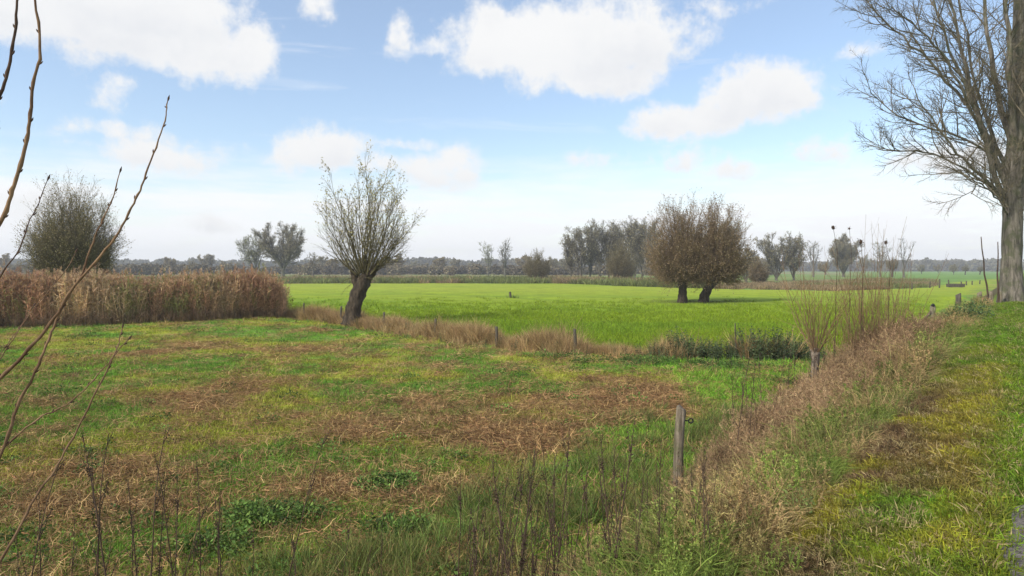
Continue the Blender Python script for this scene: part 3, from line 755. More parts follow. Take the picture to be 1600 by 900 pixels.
def trunk_mesh(path, rad, k, g, bump=.06, flute=.0, knob=0):
    mb = MB(); P = np.array(path, float); n = len(P) * 4
    u = np.linspace(0, len(P) - 1, n); i = np.minimum(u.astype(int), len(P) - 2); f = (u - i)[:, None]; f = f * f * (3 - 2 * f) * .4 + f * .6
    Q = P[i] * (1 - f) + P[i + 1] * f; R = np.interp(u, np.arange(len(P)), rad)
    th = np.arange(k) / k * 2 * np.pi; ph = g.random(3) * 6.28
    fl = 1 + flute * (np.sin(5 * th + ph[0])[None] * np.exp(-u * .5)[:, None] + .6 * np.sin(3 * th + ph[1] + u[:, None]))
    rr = R[:, None] * fl * (1 + g.normal(0, bump, (n, k)))
    T = norm(np.gradient(Q, axis=0)); a = norm(np.cross(T, np.array([0, 1.0, .01]))); b = np.cross(T, a)
    V = Q[:, None] + (a[:, None] * np.cos(th)[None, :, None] + b[:, None] * np.sin(th)[None, :, None]) * rr[..., None]
    q = (np.arange(n - 1) * k)[:, None]; j = np.arange(k)[None]; F = np.stack([q + j, q + (j + 1) % k, q + k + (j + 1) % k, q + k + j], -1).reshape(-1, 4)
    mb.add(V, F); c = Q[-1] + T[-1] * R[-1] * .3; mb.add([c], np.zeros((0, 3), int)); ci = mb.n - 1; r0 = (n - 1) * k; jj = np.arange(k)
    mb.f.append(np.stack([r0 + jj, r0 + (jj + 1) % k, np.full(k, ci)], -1))
    for _ in range(knob):
        q_ = Q[g.integers(n // 2, n)] + g.normal(0, .5, 3) * R[-1]; add_blob(mb, q_, R[-1] * g.uniform(.25, .5), g)
    return mb


def add_blob(mb, c, r, g, sq=1.0):
    ph = np.linspace(.25, np.pi - .25, 5); th = np.arange(8) / 8 * 2 * np.pi; rr = r * (1 + g.normal(0, .14, (5, 8)))
    V = np.stack([np.sin(ph)[:, None] * np.cos(th) * rr, np.sin(ph)[:, None] * np.sin(th) * rr, np.cos(ph)[:, None] * rr * sq], -1) + c
    q = (np.arange(4) * 8)[:, None]; j = np.arange(8)[None]; F = np.stack([q + j, q + (j + 1) % 8, q + 8 + (j + 1) % 8, q + 8 + j], -1).reshape(-1, 4)
    mb.add(V, F); o = mb.n - 40; mb.f.append(np.stack([o + np.arange(1, 7), o + np.arange(2, 8), np.full(6, o)], -1)[:, ::-1])


def fan(n, maxang, g, p=1.0, az=None):
    th = maxang * g.random(n) ** p; a = g.random(n) * 6.283; return np.stack([np.sin(th) * np.cos(a), np.sin(th) * np.sin(a), np.cos(th)], 1), th


# --- the leaning pollard willow by the ditch
g = np.random.default_rng(5)
wp = at(549, 503)
W = empty('pollard_willow', (wp[0], wp[1], -.05), label='lone pollard willow with dark leaning trunk and airy crown beside the ditch', cat='tree')
tr = trunk_mesh([(0, 0, -.1), (.06, 0, .35), (.18, 0, 1.0), (.42, .02, 1.7), (.68, .05, 2.25), (.85, .05, 2.6)], [.56, .44, .40, .39, .40, .30], 16, g, .08, .10, 6)
tr.build('trunk', M_WILLOW, W, True)
for k, (pth, rd) in enumerate([([(.35, 0, 1.9), (.2, .1, 2.25), (.1, .15, 2.6), (.0, .1, 2.9)], [.22, .2, .17, .1]), ([(.75, .05, 2.3), (1.1, -.05, 2.65), (1.35, -.1, 3.0), (1.5, -.1, 3.4)], [.24, .2, .15, .08]), ([(.7, .1, 2.3), (.75, .15, 2.8), (.75, .1, 3.2), (.7, .1, 3.7)], [.25, .18, .13, .07])]):
    trunk_mesh(pth, rd, 9, g, .09).build('limb', M_WILLOW, W, True)
n = 50; D, th = fan(n, 1.12, g, .68); D[:, 0] *= 1.05; S = np.stack([.7 + D[:, 0] * .6, D[:, 1] * .3, 2.55 + .3 * g.random(n)], 1)
L = 6.7 * (1 - .57 * (th / 1.05) ** 1.1) * (.68 + .38 * g.random(n)); P = grow(S, D, L, 9, .07, .10 * (th / 1.05) + .01, g); P[:, :, 0] = .7 + (P[:, :, 0] - .7) * .86; R = radii(.020 + .030 * g.random(n), .006, 9)
for q_ in range(n):
    mb = MB(); tubes(mb, P[q_:q_ + 1], R[q_:q_ + 1], 6, g); mb.build('shoot', M_WTWIG, W, True)
mb = MB(); P2, R2 = skel_levels(mb, P, R, [(13, .15, .98, .45, .14, 1.5, .5, 5, 4, .010, .08, .06)], g); P3, R3 = skel_levels(mb, P2, R2, [(6, .15, 1.0, .5, .2, .55, .4, 3, 3, .0065, .1, .03)], g)
n2 = 12; D2, _ = fan(n2, 1.0, g); D2[:, 2] = g.normal(.1, .25, n2); P4 = grow(np.array([.55, 0, 2.4]) + D2 * .45, D2, .8 + .7 * g.random(n2), 6, .08, np.full(n2, -.16), g); R4 = radii(np.full(n2, .012), .004, 6); tubes(mb, P4, R4, 3, g)
skel_levels(mb, P4, R4, [(8, .2, 1, .5, .2, .4, .3, 3, 3, .005, .1, -.08)], g)
mb.build('twigs', M_WTWIG, W)
tips = np.concatenate([P3[:, -1], P3[:, 1]]); zz = tips[:, 2]; pk = g.random(len(tips)) < np.clip((zz - 4.0) / 4.5, .10, 1); tp = tips[pk]
mb = MB(); leaves(mb, tp, g.normal(size=tp.shape) + [0, 0, -.4], .12, .24, g); mb.build('leaves', mat_veg('yellowing_leaf', (.36, .31, .11), .35), W)


# --- dense pollards and other crowns
def pollard(name, base, lean, trunk_h, r, nsh, L, maxang, label, seed, mat=M_REDT, twigs=(9, 5), droop=0.0, sx=1.0, leafcol=None, group=None, rz=0.0, asp=.85, nleaf=1.0, tr=.010, latf=.5):
    g = np.random.default_rng(seed); W = empty(name, base, rz, label=label, cat='tree', group=group)
    top = np.array([lean, 0, trunk_h]); trunk_mesh([(0, 0, -.1), top * [.15, 1, .3], top * [.5, 1, .65], top, top * 1.12], [r * 1.25, r, r * .92, r * 1.25, r * .6], 14, g, .07, .08, 4).build('trunk', M_WILLOW, W, True)
    D, th = fan(nsh, maxang, g, asp); S = top + D * [r * 1.3, r * 1.3, r * .6]; fr = th / maxang
    Ln = L * (1 - latf * fr ** 1.3) * (.66 + .4 * g.random(nsh)); P = grow(S, D, Ln, 7, .06, .19 * fr - droop * fr, g); P[:, :, :2] = top[:2] + (P[:, :, :2] - top[:2]) * sx; R = radii(.022 + .025 * g.random(nsh), .006, 7)
    mb = MB(); tubes(mb, P, R, 4, g); P2, R2 = skel_levels(mb, P, R, [(twigs[0], .12, .98, .40, .15, L * .24, .5, 4, 3, tr, .08, .04)], g)
    P3, R3 = skel_levels(mb, P2, R2, [(twigs[1], .1, 1.0, .5, .2, L * .085, .3, 3, 3, tr * .6, .1, 0)], g); mb.build('crown', mat, W)
    if leafcol is not None:
        tips = np.concatenate([P3[:, -1], P3[:, 1]]); tips = tips[g.random(len(tips)) < nleaf]; mb = MB(); leaves(mb, tips, g.normal(size=tips.shape), .13, .25, g); mb.build('leaves', leafcol, W)
    return W


ML_BROWN = mat_veg('brown_leaf', (.25, .18, .10), .3); ML_OLIVE = mat_veg('olive_leaf', (.27, .22, .11), .3); ML_GREY = mat_veg('grey_leaf', (.30, .265, .155), .35); ML_PALE = mat_veg('pale_leaf', (.30, .31, .16), .35)
b = at(1066, 471); pollard('pollard_willow', b, .05, 1.9, .38, 170, 7.3, 1.75, 'left willow of the russet pollard pair, upright trunk, out in the green pasture', 11, twigs=(13, 7), leafcol=ML_BROWN, nleaf=.7, tr=.014, latf=.6, asp=.75, sx=.74)
b = at(1099, 471); pollard('pollard_willow', b, .95, 1.9, .38, 170, 6.9, 1.75, 'right willow of the russet pollard pair, trunk leaning right, out in the green pasture', 12, twigs=(13, 7), leafcol=ML_BROWN, nleaf=.7, tr=.014, latf=.6, asp=.75, sx=.74)
b = np.array([(112 - 800) / FPX * 55, 55, 0]); pollard('willow_bush', b, .1, .9, .4, 210, 8.9, 1.1, 'big rounded olive grey willow rising behind the reed bed on the left', 13, mat=M_WTWIG, twigs=(13, 7), leafcol=ML_OLIVE, nleaf=.55, asp=.72, tr=.016, sx=.8)


def bare_tree(name, base, h, trunk_h, r, spread, label, seed, mat=M_FARB, leafcol=None, nl=.5, forks=5, dens=1.0, thick=1.0, group=None, up=.10, leafs=.22, L1=.34):
    """round-headed tree whose trunk forks into ascending limbs"""
    g = np.random.default_rng(seed); W = empty(name, base, g.random() * 6.28, label=label, cat='tree', group=group)
    trunk_mesh([(0, 0, -.2), (0, 0, trunk_h * .4), (g.normal(0, .1), 0, trunk_h), (g.normal(0, .2), 0, trunk_h * 1.2)], [r * 1.3, r, r * .9, r * .6], 9, g, .05).build('trunk', mat, W, True)
    D, th = fan(forks, spread, g, .6); D[0] = [0.05, 0, 1]; th[0] = 0; az = np.arange(forks) / forks * 6.28 + g.random(forks) * .8; D[:, 0] = np.sin(th) * np.cos(az); D[:, 1] = np.sin(th) * np.sin(az)
    Hc = h - trunk_h; P = grow(np.array([[0, 0, trunk_h * .9]] * forks), D, Hc * (.82 + .2 * g.random(forks)) * (1 - .12 * th), 7, .07, np.full(forks, up), g); R = radii(np.full(forks, r * .55), r * .08, 7)
    mb = MB(); tubes(mb, P, R, 5, g)
    P1, R1 = skel_levels(mb, P, R, [(int(9 * dens), .15, .98, .62, .15, Hc * L1, .55, 5, 4, r * .2, .09, .08)], g)
    P2, R2 = skel_levels(mb, P1, R1, [(int(8 * dens), .12, 1.0, .6, .2, Hc * .13, .4, 4, 3, .022 * thick, .1, .03)], g)
    P3, R3 = skel_levels(mb, P2, R2, [(int(5 * dens), .1, 1.0, .6, .25, Hc * .055, .3, 3, 3, .013 * thick, .12, 0)], g); mb.build('crown', mat, W)
    if leafcol is not None:
        tips = np.concatenate([P3[:, -1], P3[:, 1]]); tips = tips[g.random(len(tips)) < nl]; mb = MB(); leaves(mb, tips, g.normal(size=tips.shape), leafs, .3, g); mb.build('leaves', leafcol, W)
    return W


def gp(px, d): return np.array([(px - 800) / FPX * d, d, 0.0])
def hgt(py, d): return EYE + (HOR - py) / FPX * d


T_ = [  # name, px, distance, top row, trunk share, radius, spread, leaf, leaf share, forks, density, thickness, label
    ('loose_tree', 400, 215, 362, .15, .30, .62, ML_PALE, .75, 5, 1.0, 1.6, 'pale thin-leaved tree left of the dark domed tree beyond the reeds'),
    ('domed_tree', 442, 210, 350, .16, .60, .78, ML_GREY, 1.0, 10, 1.15, 1.8, 'dark domed bare tree with a thick trunk between the reeds and the lone willow'),
    ('small_tree', 489, 240, 394, .25, .25, .4, ML_GREY, .5, 4, .8, 1.8, 'small upright tree just left of the lone willow on the horizon'),
    ('pale_tree', 763, 235, 380, .18, .22, .32, ML_PALE, .8, 4, .8, 1.8, 'pale slim tree with wispy foliage beside the forked bare tree in mid horizon'),
    ('forked_tree', 789, 230, 375, .22, .34, .42, ML_GREY, .25, 4, .9, 1.6, 'forked bare tree with ascending limbs right of the pale slim tree in mid horizon'),
    ('grove_tree', 893, 168, 372, .07, .26, 0.38, ML_GREY, .42, 5, 1.0, 1.5, 'far left outer tree of the grey grove behind the pasture, lowest and bowed outward'),
    ('grove_tree', 908, 165, 358, .07, .26, 0.3, ML_GREY, .42, 5, 1.0, 1.5, 'second tree of the grey grove, leaning a little left'),
    ('grove_tree', 922, 172, 352, .07, .26, 0.3, ML_GREY, .42, 5, 1.0, 1.5, 'third tree of the grey grove, the tallest at its left side'),
    ('grove_tree', 937, 178, 354, .07, .26, 0.38, ML_GREY, .42, 5, 1.0, 1.5, 'fourth tree of the grey grove, slim, left of the olive bush'),
    ('grove_tree', 951, 172, 360, .07, .26, 0.3, ML_GREY, .42, 5, 1.0, 1.5, 'fifth tree of the grey grove, straight behind the left side of the olive bush'),
    ('grove_tree', 964, 176, 352, .07, .26, 0.3, ML_GREY, .42, 5, 1.0, 1.5, 'sixth tree of the grey grove, straight above the olive bush'),
    ('grove_tree', 978, 170, 356, .07, .26, 0.38, ML_GREY, .42, 5, 1.0, 1.5, 'seventh tree of the grey grove, above the right side of the olive bush'),
    ('grove_tree', 992, 165, 349, .07, .26, 0.3, ML_GREY, .42, 5, 1.0, 1.5, 'eighth tree of the grey grove, just right of the olive bush'),
    ('grove_tree', 1004, 160, 352, .07, .26, 0.3, ML_GREY, .42, 5, 1.0, 1.5, 'ninth tree of the grey grove, near the russet pair'),
    ('grove_tree', 1017, 156, 346, .07, .26, 0.38, ML_GREY, .42, 5, 1.0, 1.5, 'last tree of the grey grove, its crown touching the russet pair'),
    ('dark_tree', 1135, 150, 352, .10, .30, .45, ML_OLIVE, .7, 5, 1.0, 1.5, 'dark green-tinged tree half hidden behind the right side of the russet pair'),
    ('bushy_tree', 1166, 135, 388, .10, .26, .8, ML_OLIVE, .6, 6, 1.0, 1.4, 'low spreading grey tree just right of the russet pollard pair'),
    ('twin_tree', 1213, 165, 366, .05, .32, .66, ML_GREY, .45, 7, 1.0, 1.5, 'left tree of the broad twin trees right of the russet pair'),
    ('twin_tree', 1240, 165, 370, .05, .30, .55, ML_GREY, .45, 6, 1.0, 1.5, 'right tree of the broad twin trees right of the russet pair'),
    ('open_tree', 1271, 240, 374, .30, .30, .6, ML_GREY, .3, 5, .8, 1.8, 'open airy tree between the twin trees and the dense rounded tree'),
    ('rounded_tree', 1318, 245, 373, .06, .50, .60, ML_GREY, 1.0, 8, 1.3, 2.0, 'dense rounded grey tree on the right horizon behind the young willow shoots'),
    ('faint_tree', 1375, 240, 378, .25, .28, .6, ML_PALE, .4, 5, .8, 1.7, 'pale open tree on the right horizon directly behind the tallest shoots'),
    ('stag_tree', 1412, 230, 372, .2, .36, .55, ML_GREY, .12, 3, .7, 1.8, 'nearly bare V-forked tree on the right horizon'),
]
for i, (nm, px, d, top, ts_, r, sp, lf, nl, fk, dn, tk, lb) in enumerate(T_):
    h = hgt(top, d); bare_tree(nm, gp(px, d), h, h * ts_, r, sp, lb, 400 + i, leafcol=lf, nl=nl * .6, forks=fk + (1 if dn > .95 else 0), dens=dn * (1.25 if dn > .95 else 1), thick=tk * 1.3, leafs=.30, up=.12 if sp < .5 else .08)
# rounded bushes and far pollards
for i, (nm, px, d, top, rr_, mt, lf, lb) in enumerate([
        ('round_bush', 838, 150, 397, 1.5, M_WTWIG, ML_OLIVE, 'round olive brown bush alone at the pasture edge, left of the grove'),
        ('round_bush', 967, 140, 390, 1.5, M_WTWIG, ML_OLIVE, 'round olive bush in front of the grey grove'),
        ('round_bush', 1183, 125, 412, 1.45, M_WTWIG, ML_BROWN, 'low brownish bush at the foot of the trees right of the russet pair'),
        ('far_pollard', 1508, 330, 412, 1.3, M_FARB, ML_GREY, 'squat dark pollard on the right horizon, left one of two near the poplar'),
        ('far_pollard', 1531, 330, 414, 1.0, M_FARB, ML_GREY, 'slimmer pollard on the right horizon, nearest to the poplar trunk'),
        ('far_pollard', 1394, 235, 398, .9, M_FARB, ML_GREY, 'small stubby pollard just left of the V-forked tree')]):
    h = hgt(top, d); L = h * .8; pollard(nm, gp(px, d), .2, h * (.08 if nm == 'round_bush' else .3), .3 * h / 7, 170 if nm == 'round_bush' else 90, h * 1.08 if nm == 'round_bush' else h * .62, rr_ - .1 if nm == 'round_bush' else rr_, lb, 450 + i, mat=mt, twigs=(8, 5), leafcol=lf, nleaf=1.0, tr=.03, sx=.85 if nm == 'round_bush' else 1.0)
# smaller trees and hedges standing about in the middle distance
g = np.random.default_rng(77)
src = [bare_tree('distant_tree', gp(520, 300), 9, 1.6, .3, .6, 'x', 500, leafcol=ML_GREY, nl=.9, thick=2.4, leafs=.5), bare_tree('distant_tree', gp(610, 300), 8, 1.2, .3, .8, 'x', 501, leafcol=ML_OLIVE, nl=.9, thick=2.4, leafs=.5), bare_tree('distant_tree', gp(300, 300), 11, 1.8, .3, .5, 'x', 502, leafcol=ML_GREY, nl=.8, thick=2.4, leafs=.5)]
LB = 'small grey tree in the hazy row along the distant edge of the fields'
GRP = 'distant trees along the edge of the fields'
k_ = 0
for px in [-60, 8, 30, 230, 262, 300, 325, 350, 372, 505, 522, 545, 598, 622, 648, 668, 690, 712, 735, 820, 862, 880, 1060, 1120, 1150, 1290, 1350, 1440, 1466, 1490]:
    d = g.uniform(330, 460); o = src[k_ % 3]
    if k_ >= 3:
        root = o.copy(); COL.objects.link(root)
        for ch in o.children: c2 = ch.copy(); COL.objects.link(c2); c2.parent = root
        o = root
    top = g.uniform(399, 412) if px not in (8, 325) else 398
    if px > 1430: top = 414
    bh = (9, 8, 11)[k_ % 3]; s = hgt(top, d) / bh
    o.location = ((px - 800) / FPX * d, d, 0); o.rotation_euler = (0, 0, g.random() * 6.28); o.scale = (s * g.uniform(1.0, 1.5), s * g.uniform(1.0, 1.5), s)
    where = ('above the reed bed on the left' if px < 430 else 'close around the lone leaning willow' if px < 640 else 'between the lone willow and the slim pale tree' if px < 800 else 'beside the grey grove and russet pair' if px < 1160 else 'on the right horizon')
    tag(o, label='small hazy grey distant tree ' + where, cat='tree', group=GRP + ' ' + where); k_ += 1
# low continuous woodland on the horizon
def pr_wood(seed, n=420):
    g = np.random.default_rng(seed); mb = MB(); D = norm(g.normal(size=(n, 3))); rr = .55 + .45 * g.random(n) ** .5; bum = 1 + .25 * np.sin(D[:, 0] * 5 + seed) * np.cos(D[:, 1] * 4)
    C = D * (rr * bum)[:, None] * [5, 5, 4.2] + [0, 0, 5.2]; leaves(mb, C, g.normal(size=(n, 3)), 2.0, .45, g); return mb.data('woodland_crown', M_SCAT)
protos = [pr_wood(600 + k) for k in range(4)]
n = 1500; az = (g.random(n) * 2 - 1) * .95; d = 720 + 260 * g.random(n); x = np.tan(az) * d; hh = .8 + .95 * vnoise(x, d * 0, 45, 96, 4, .6) + .12 * g.random(n)
hh *= np.where(x / d > .35, .95, 1)
scatter('distant_woodland', protos, np.stack([x, d, -1 + 0 * d], 1), rots(n, g, .02), np.stack([1.2 + 0 * hh, 1.2 + 0 * hh, hh], 1), g.integers(0, 4, n), np.array([.14, .125, .07]) * (.6 + .7 * g.random((n, 1))))

n = 900; x0_, x1_ = -330, 330; d = 300 + 130 * g.random(n); az = (g.random(n) * 2 - 1) * .85; x = az * d; gap = sstep(vnoise(x, d * .3, 38, 97, 3, .6), .40, .50); k = (g.random(n) < gap) & (x / d < .40); x, d = x[k], d[k]; n = len(x)
hh = .28 + .32 * vnoise(x, d, 25, 98, 3, .6) + .08 * g.random(n)
scatter('field_hedges', protos, np.stack([x, d, -.3 + 0 * d], 1), rots(n, g, .03), np.stack([.55 + 0 * hh, .55 + 0 * hh, hh], 1), g.integers(0, 4, n), np.array([.17, .14, .08]) * (.6 + .8 * g.random((n, 1))))


# --- the tall poplar on the embankment
g = np.random.default_rng(9)
pd = 34.0; pb = np.array([(1581 - 800) / FPX * pd, pd]); ptt, pss = ts(*pb); pz = float(bank_z(ptt, pss))
PP = empty('poplar_tree', (pb[0], pb[1], pz - .1), label='tall bare poplar with massive grey trunk beside the grass track', cat='tree')
def lp(px, py, dy=0.0):
    a = atd(px, py, pd); return (a[0] - pb[0], dy, a[2] - pz + .1)
path = [(0, 0, -.2), (0, 0, .5), (.0, 0, 1.6), lp(1581, 400), lp(1582, 340), lp(1584, 290), lp(1587, 220), lp(1590, 120), lp(1592, 0), lp(1593, -160), lp(1590, -330), lp(1592, -480)]
mbk = trunk_mesh(path, [.70, .54, .45, .43, .43, .45, .37, .29, .22, .16, .10, .04], 22, g, .028, .04); mbk.build('trunk', M_POPLAR, PP, True)
limbs = [([(1574, 335, 0), (1548, 270, -.3), (1520, 200, -.5), (1487, 135, -.8), (1458, 80, -1), (1438, 20, -1.2), (1420, -60, -1.3)], .17),
         ([(1578, 300, 0), (1552, 225, .3), (1528, 145, .5), (1512, 60, .6), (1497, -20, .8), (1485, -130, 1)], .22),
         ([(1582, 260, 0), (1567, 165, -.5), (1555, 60, -.8), (1546, -50, -1), (1540, -200, -1)], .25),
         ([(1586, 250, 0), (1577, 150, .8), (1570, 40, 1.3), (1568, -80, 1.6), (1560, -250, 1.8)], .22),
         ([(1590, 240, 0), (1604, 130, .2), (1618, 0, .3), (1630, -150, .4), (1632, -300, .4)], .26),
         ([(1572, 325, 0), (1530, 288, -.6), (1490, 258, -1), (1455, 228, -1.3), (1425, 192, -1.4), (1398, 150, -1.5)], .12),
         ([(1572, 315, 0), (1545, 275, .8), (1510, 240, 1.4), (1470, 226, 1.8), (1435, 226, 2), (1405, 222, 2.1)], .085),
         ([(1560, 245, .2), (1520, 205, 1), (1475, 190, 1.5), (1430, 165, 1.8), (1392, 128, 2)], .08),
         ([(1535, 232, -.4), (1490, 165, -1), (1450, 110, -1.6), (1405, 72, -2), (1352, 40, -2.3)], .10),
         ([(1520, 160, .5), (1480, 90, 1.1), (1440, 40, 1.6), (1400, -5, 2), (1360, -60, 2.3)], .09),
         ([(1592, 320, 0), (1625, 250, -.5), (1665, 160, -1), (1695, 60, -1), (1715, -60, -1)], .17),
         ([(1592, 290, 0), (1630, 190, .9), (1655, 90, 1.6), (1670, -40, 2)], .16),
         ([(1582, 300, -.2), (1575, 230, -1.4), (1560, 130, -2.6), (1550, 20, -3.2), (1545, -100, -3.6)], .16),
         ([(1584, 290, .2), (1595, 210, 1.8), (1590, 110, 3.0), (1585, 0, 3.8), (1580, -120, 4.2)], .16),
         ([(1575, 340, 0), (1545, 318, -.8), (1515, 300, -1.3), (1490, 290, -1.7), (1475, 312, -1.9)], .06),
         ([(1590, 330, 0), (1625, 300, .6), (1660, 275, 1), (1700, 240, 1.2)], .08)]
twig = MB()
for pts, r in limbs:
    Q = np.array([lp(*p) for p in pts]); m = 15; u = np.linspace(0, len(Q) - 1, m); i = np.minimum(u.astype(int), len(Q) - 2); f = (u - i)[:, None]; C = Q[i] * (1 - f) + Q[i + 1] * f
    C[1:-1] = (C[:-2] + C[1:-1] * 2 + C[2:]) / 4; C += np.concatenate([[[0, 0, 0]], g.normal(0, .05, (m - 1, 3))]); R = radii([r * .85], .022, m, .8); mb = MB(); tubes(mb, C[None], R, 9, g, .03, rnd=np.array([.5])); mb.build('limb', M_POPLAR, PP, True)
    ln = np.linalg.norm(np.diff(C, axis=0), axis=1).sum(); c1 = int(3 + ln * 1.75)
    lowt = .07 if r < .1 else .12
    P1, R1 = skel_levels(twig, C[None], R, [(c1, lowt, .99, .72, .2, 2.7, .35, 7, 5, .032, .09, .085)], g)
    P2, R2 = skel_levels(twig, P1, R1, [(8, .1, 1.0, .68, .22, 1.1, .4, 5, 4, .014, .12, .05)], g)
    skel_levels(twig, P2, R2, [(7, .1, 1.0, .7, .25, .42, .3, 3, 3, .0065, .16, -.02)], g)
# thin growth straight from the trunk
S = np.array([lp(1581, yy) for yy in g.uniform(140, 345, 46)]); D, _ = fan(46, 1.6, g, .5); P1 = grow(S, D, 1.6 + 1.6 * g.random(46), 7, .1, np.full(46, .05), g); R1 = radii(np.full(46, .02), .006, 7); tubes(twig, P1, R1, 4, g)
P2, R2 = skel_levels(twig, P1, R1, [(8, .15, 1, .7, .2, .7, .4, 4, 3, .009, .12, .0)], g); skel_levels(twig, P2, R2, [(5, .1, 1, .7, .2, .3, .3, 3, 3, .0055, .15, -.05)], g)
tw = twig.build('twigs', M_PTWIG, PP); tw['kind'] = 'stuff'
allv = np.concatenate(twig.v); pk = allv[g.integers(0, len(allv), 2600)]; mb = MB(); leaves(mb, pk, g.normal(size=pk.shape), .07, .35, g); mb.build('leaves', mat_veg('poplar_leaf', (.17, .13, .06), .3), PP, kind='stuff')


# ------------------------------------------------------------------ young willows by the fence
def young_willow(name, base, trunk_h, r, shoots, label, seed, spread=.45, leafspots=(), trunk=True, mat=M_SHOOT, rootj=0.0):
    g = np.random.default_rng(seed); W = empty(name, base, label=label, cat='young tree')
    if trunk: trunk_mesh([(0, 0, -.15), (.0, 0, trunk_h * .5), (.02, 0, trunk_h), (.03, 0, trunk_h * 1.1)], [r * 1.1, r * .85, r * 1.2, r * 1.1], 10, g, .12, .08, 7).build('trunk', M_SLIM, W, True)
    tw = MB()
    for k in range(shoots):
        D, th = fan(1, spread, g, .6); L = g.uniform(.32, 1.0) ** .8 * (hmax[seed] - trunk_h) * (1 - .25 * th[0] / spread); P = grow(np.array([[.02 + D[0, 0] * r + g.normal(0, rootj), D[0, 1] * r + g.normal(0, rootj), trunk_h]]), D, L, 9, .06, .06, g); R = radii([.005 + .005 * g.random()], .002, 9)
        mb = MB(); tubes(mb, P, R, 5, g); mb.build('shoot', mat, W, True); skel_levels(tw, P, R, [(12, .06, .95, .45, .15, .6, .4, 4, 3, .0036, .08, .06)], g)
    tw.build('twigs', mat, W); return W


hmax = {801: 3.9, 802: 4.7, 803: 3.6, 804: 3.7}
b = at(1272, 652); young_willow('young_willow', (b[0], b[1], 0), 1.22, .068, 20, 'young pollard willow on a slim pale trunk with thin upright shoots, by the embankment fence', 801, .6)
b = at(1362, 612, .15); young_willow('young_willow', (b[0], b[1], .05), .15, .05, 60, 'tallest clump of thin reddish willow shoots, right of the young pollard with the slim trunk', 802, .42, trunk=False, rootj=.16)
b = at(1322, 615, .1); young_willow('young_willow', (b[0], b[1], .0), .1, .04, 30, 'shorter loose clump of willow shoots between the slim pollard and the tallest clump', 803, .5, trunk=False, rootj=.16)
b = at(1392, 575, .2); young_willow('young_willow', (b[0], b[1], .05), .1, .04, 24, 'small thin willow clump behind and right of the tallest clump', 804, .4, trunk=False, rootj=.14)
# tall seed heads among the shoots
for k, (px, py, d, r_, lb) in enumerate([(1302, 356, 15.0, .065, 'leftmost dark seed head on a tall thin stalk above the young willow shoots'), (1327, 357, 15.5, .04, 'smallest dark seed head on a tall thin stalk above the shoots'), (1345, 378, 14.5, .075, 'largest and darkest seed head on a thin stalk left of the tallest shoots'), (1384, 379, 15.0, .06, 'rightmost dark seed head on a tall thin stalk behind the tallest shoots')]):
    r_ *= .66; top = atd(px, py, d); g = np.random.default_rng(850 + k); x0 = top[0] - .1 + g.normal(0, .08); W = empty('seed_stalk', (x0, d, 0), label=lb, cat='dead plant')
    zt = top[2]; pth = np.array([(0, 0, 0), (.02, 0, zt * .3), (.05, .02, zt * .6), (.08, 0, zt * .85), (top[0] - x0, 0, zt)]); mb = MB(); tubes(mb, pth[None], radii([.008], .0035, 5), 5, g); mb.build('stalk', M_DEAD, W, True)
    mb = MB(); add_blob(mb, np.array(pth[-1]), r_ * .7, g, 1.35); C = pth[-1] + g.normal(0, r_ * .55, (40, 3)); leaves(mb, C, g.normal(size=(40, 3)), r_ * .7, .3, g); mb.build('seed_head', M_DEAD, W)

# thin leaning poles at the far end of the fence
for (px, py0, py1, lean, lb) in [(1545, 470, 370, -12, 'thin pole leaning left, standing by the far fence posts left of the poplar'), (1560, 470, 378, -1, 'thin upright pole just left of the poplar trunk')]:
    a_, b_ = atd(px, py0, 33), atd(px + lean, py1, 33); g = np.random.default_rng(px); t_, s__ = ts(a_[0], a_[1]); z0 = float(bank_z(t_, s__)); W = empty('thin_pole', (a_[0], a_[1], z0), label=lb, cat='pole')
    mb = MB(); Pq = np.linspace((0, 0, -.2), b_ - np.array([a_[0], a_[1], z0]), 7); Pq[1:-1] += g.normal(0, .02, (5, 3)); tubes(mb, Pq[None], radii([.05], .02, 7), 6, g, .05, cap=True); mb.build('pole', M_DEAD, W, True)


# ------------------------------------------------------------------ fence posts
def post(base, h, r, label, seed, lean=(0, 0), mat=M_POST, ins=None, flat=1.0, cat='fence post', group=None, name='fence_post', top='round'):
    g = np.random.default_rng(seed); W = empty(name, base, label=label, cat=cat, group=group); k = 12; n = 9
    u = np.linspace(-.25 / h, 1, n); P = np.stack([lean[0] * u * h, lean[1] * u * h, u * h], 1) + np.stack([.012 * np.sin(u * 5 + seed), .01 * np.cos(u * 4), 0 * u], 1)
    mb = MB(); tubes(mb, P[None], radii([r * 1.05], r * .92, n), k, g, .05, rnd=np.array([.6]), cap=True); th_ = np.arange(k) / k * 6.283; vv = mb.v[0].reshape(n, k, 3); vv[-1, :, 2] += r * (.45 * np.sin(th_ + seed) + g.normal(0, .12, k)); vv[-2, :, 2] -= r * .3; mb.build('post', mat, W, True)
    if ins:
        z = h * ins; c = np.array([lean[0] * u[-1] * z + r * .5, lean[1] * z - r * .2, z]); mb = MB(); Q = np.stack([c, c + [.045, -.01, 0], c + [r * .5 + .03, -.012, 0]]); tubes(mb, Q[None], radii([.008], .008, 3), 6)
        a_ = np.arange(13) / 12 * 6.283; ring = c + [r * .5 + .054, -.012, 0] + np.stack([.027 * np.cos(a_), 0 * a_, .027 * np.sin(a_)], 1); tubes(mb, ring[None], radii([.009], .009, 13), 6); mb.build('insulator', M_BLACK, W, True)
    return W


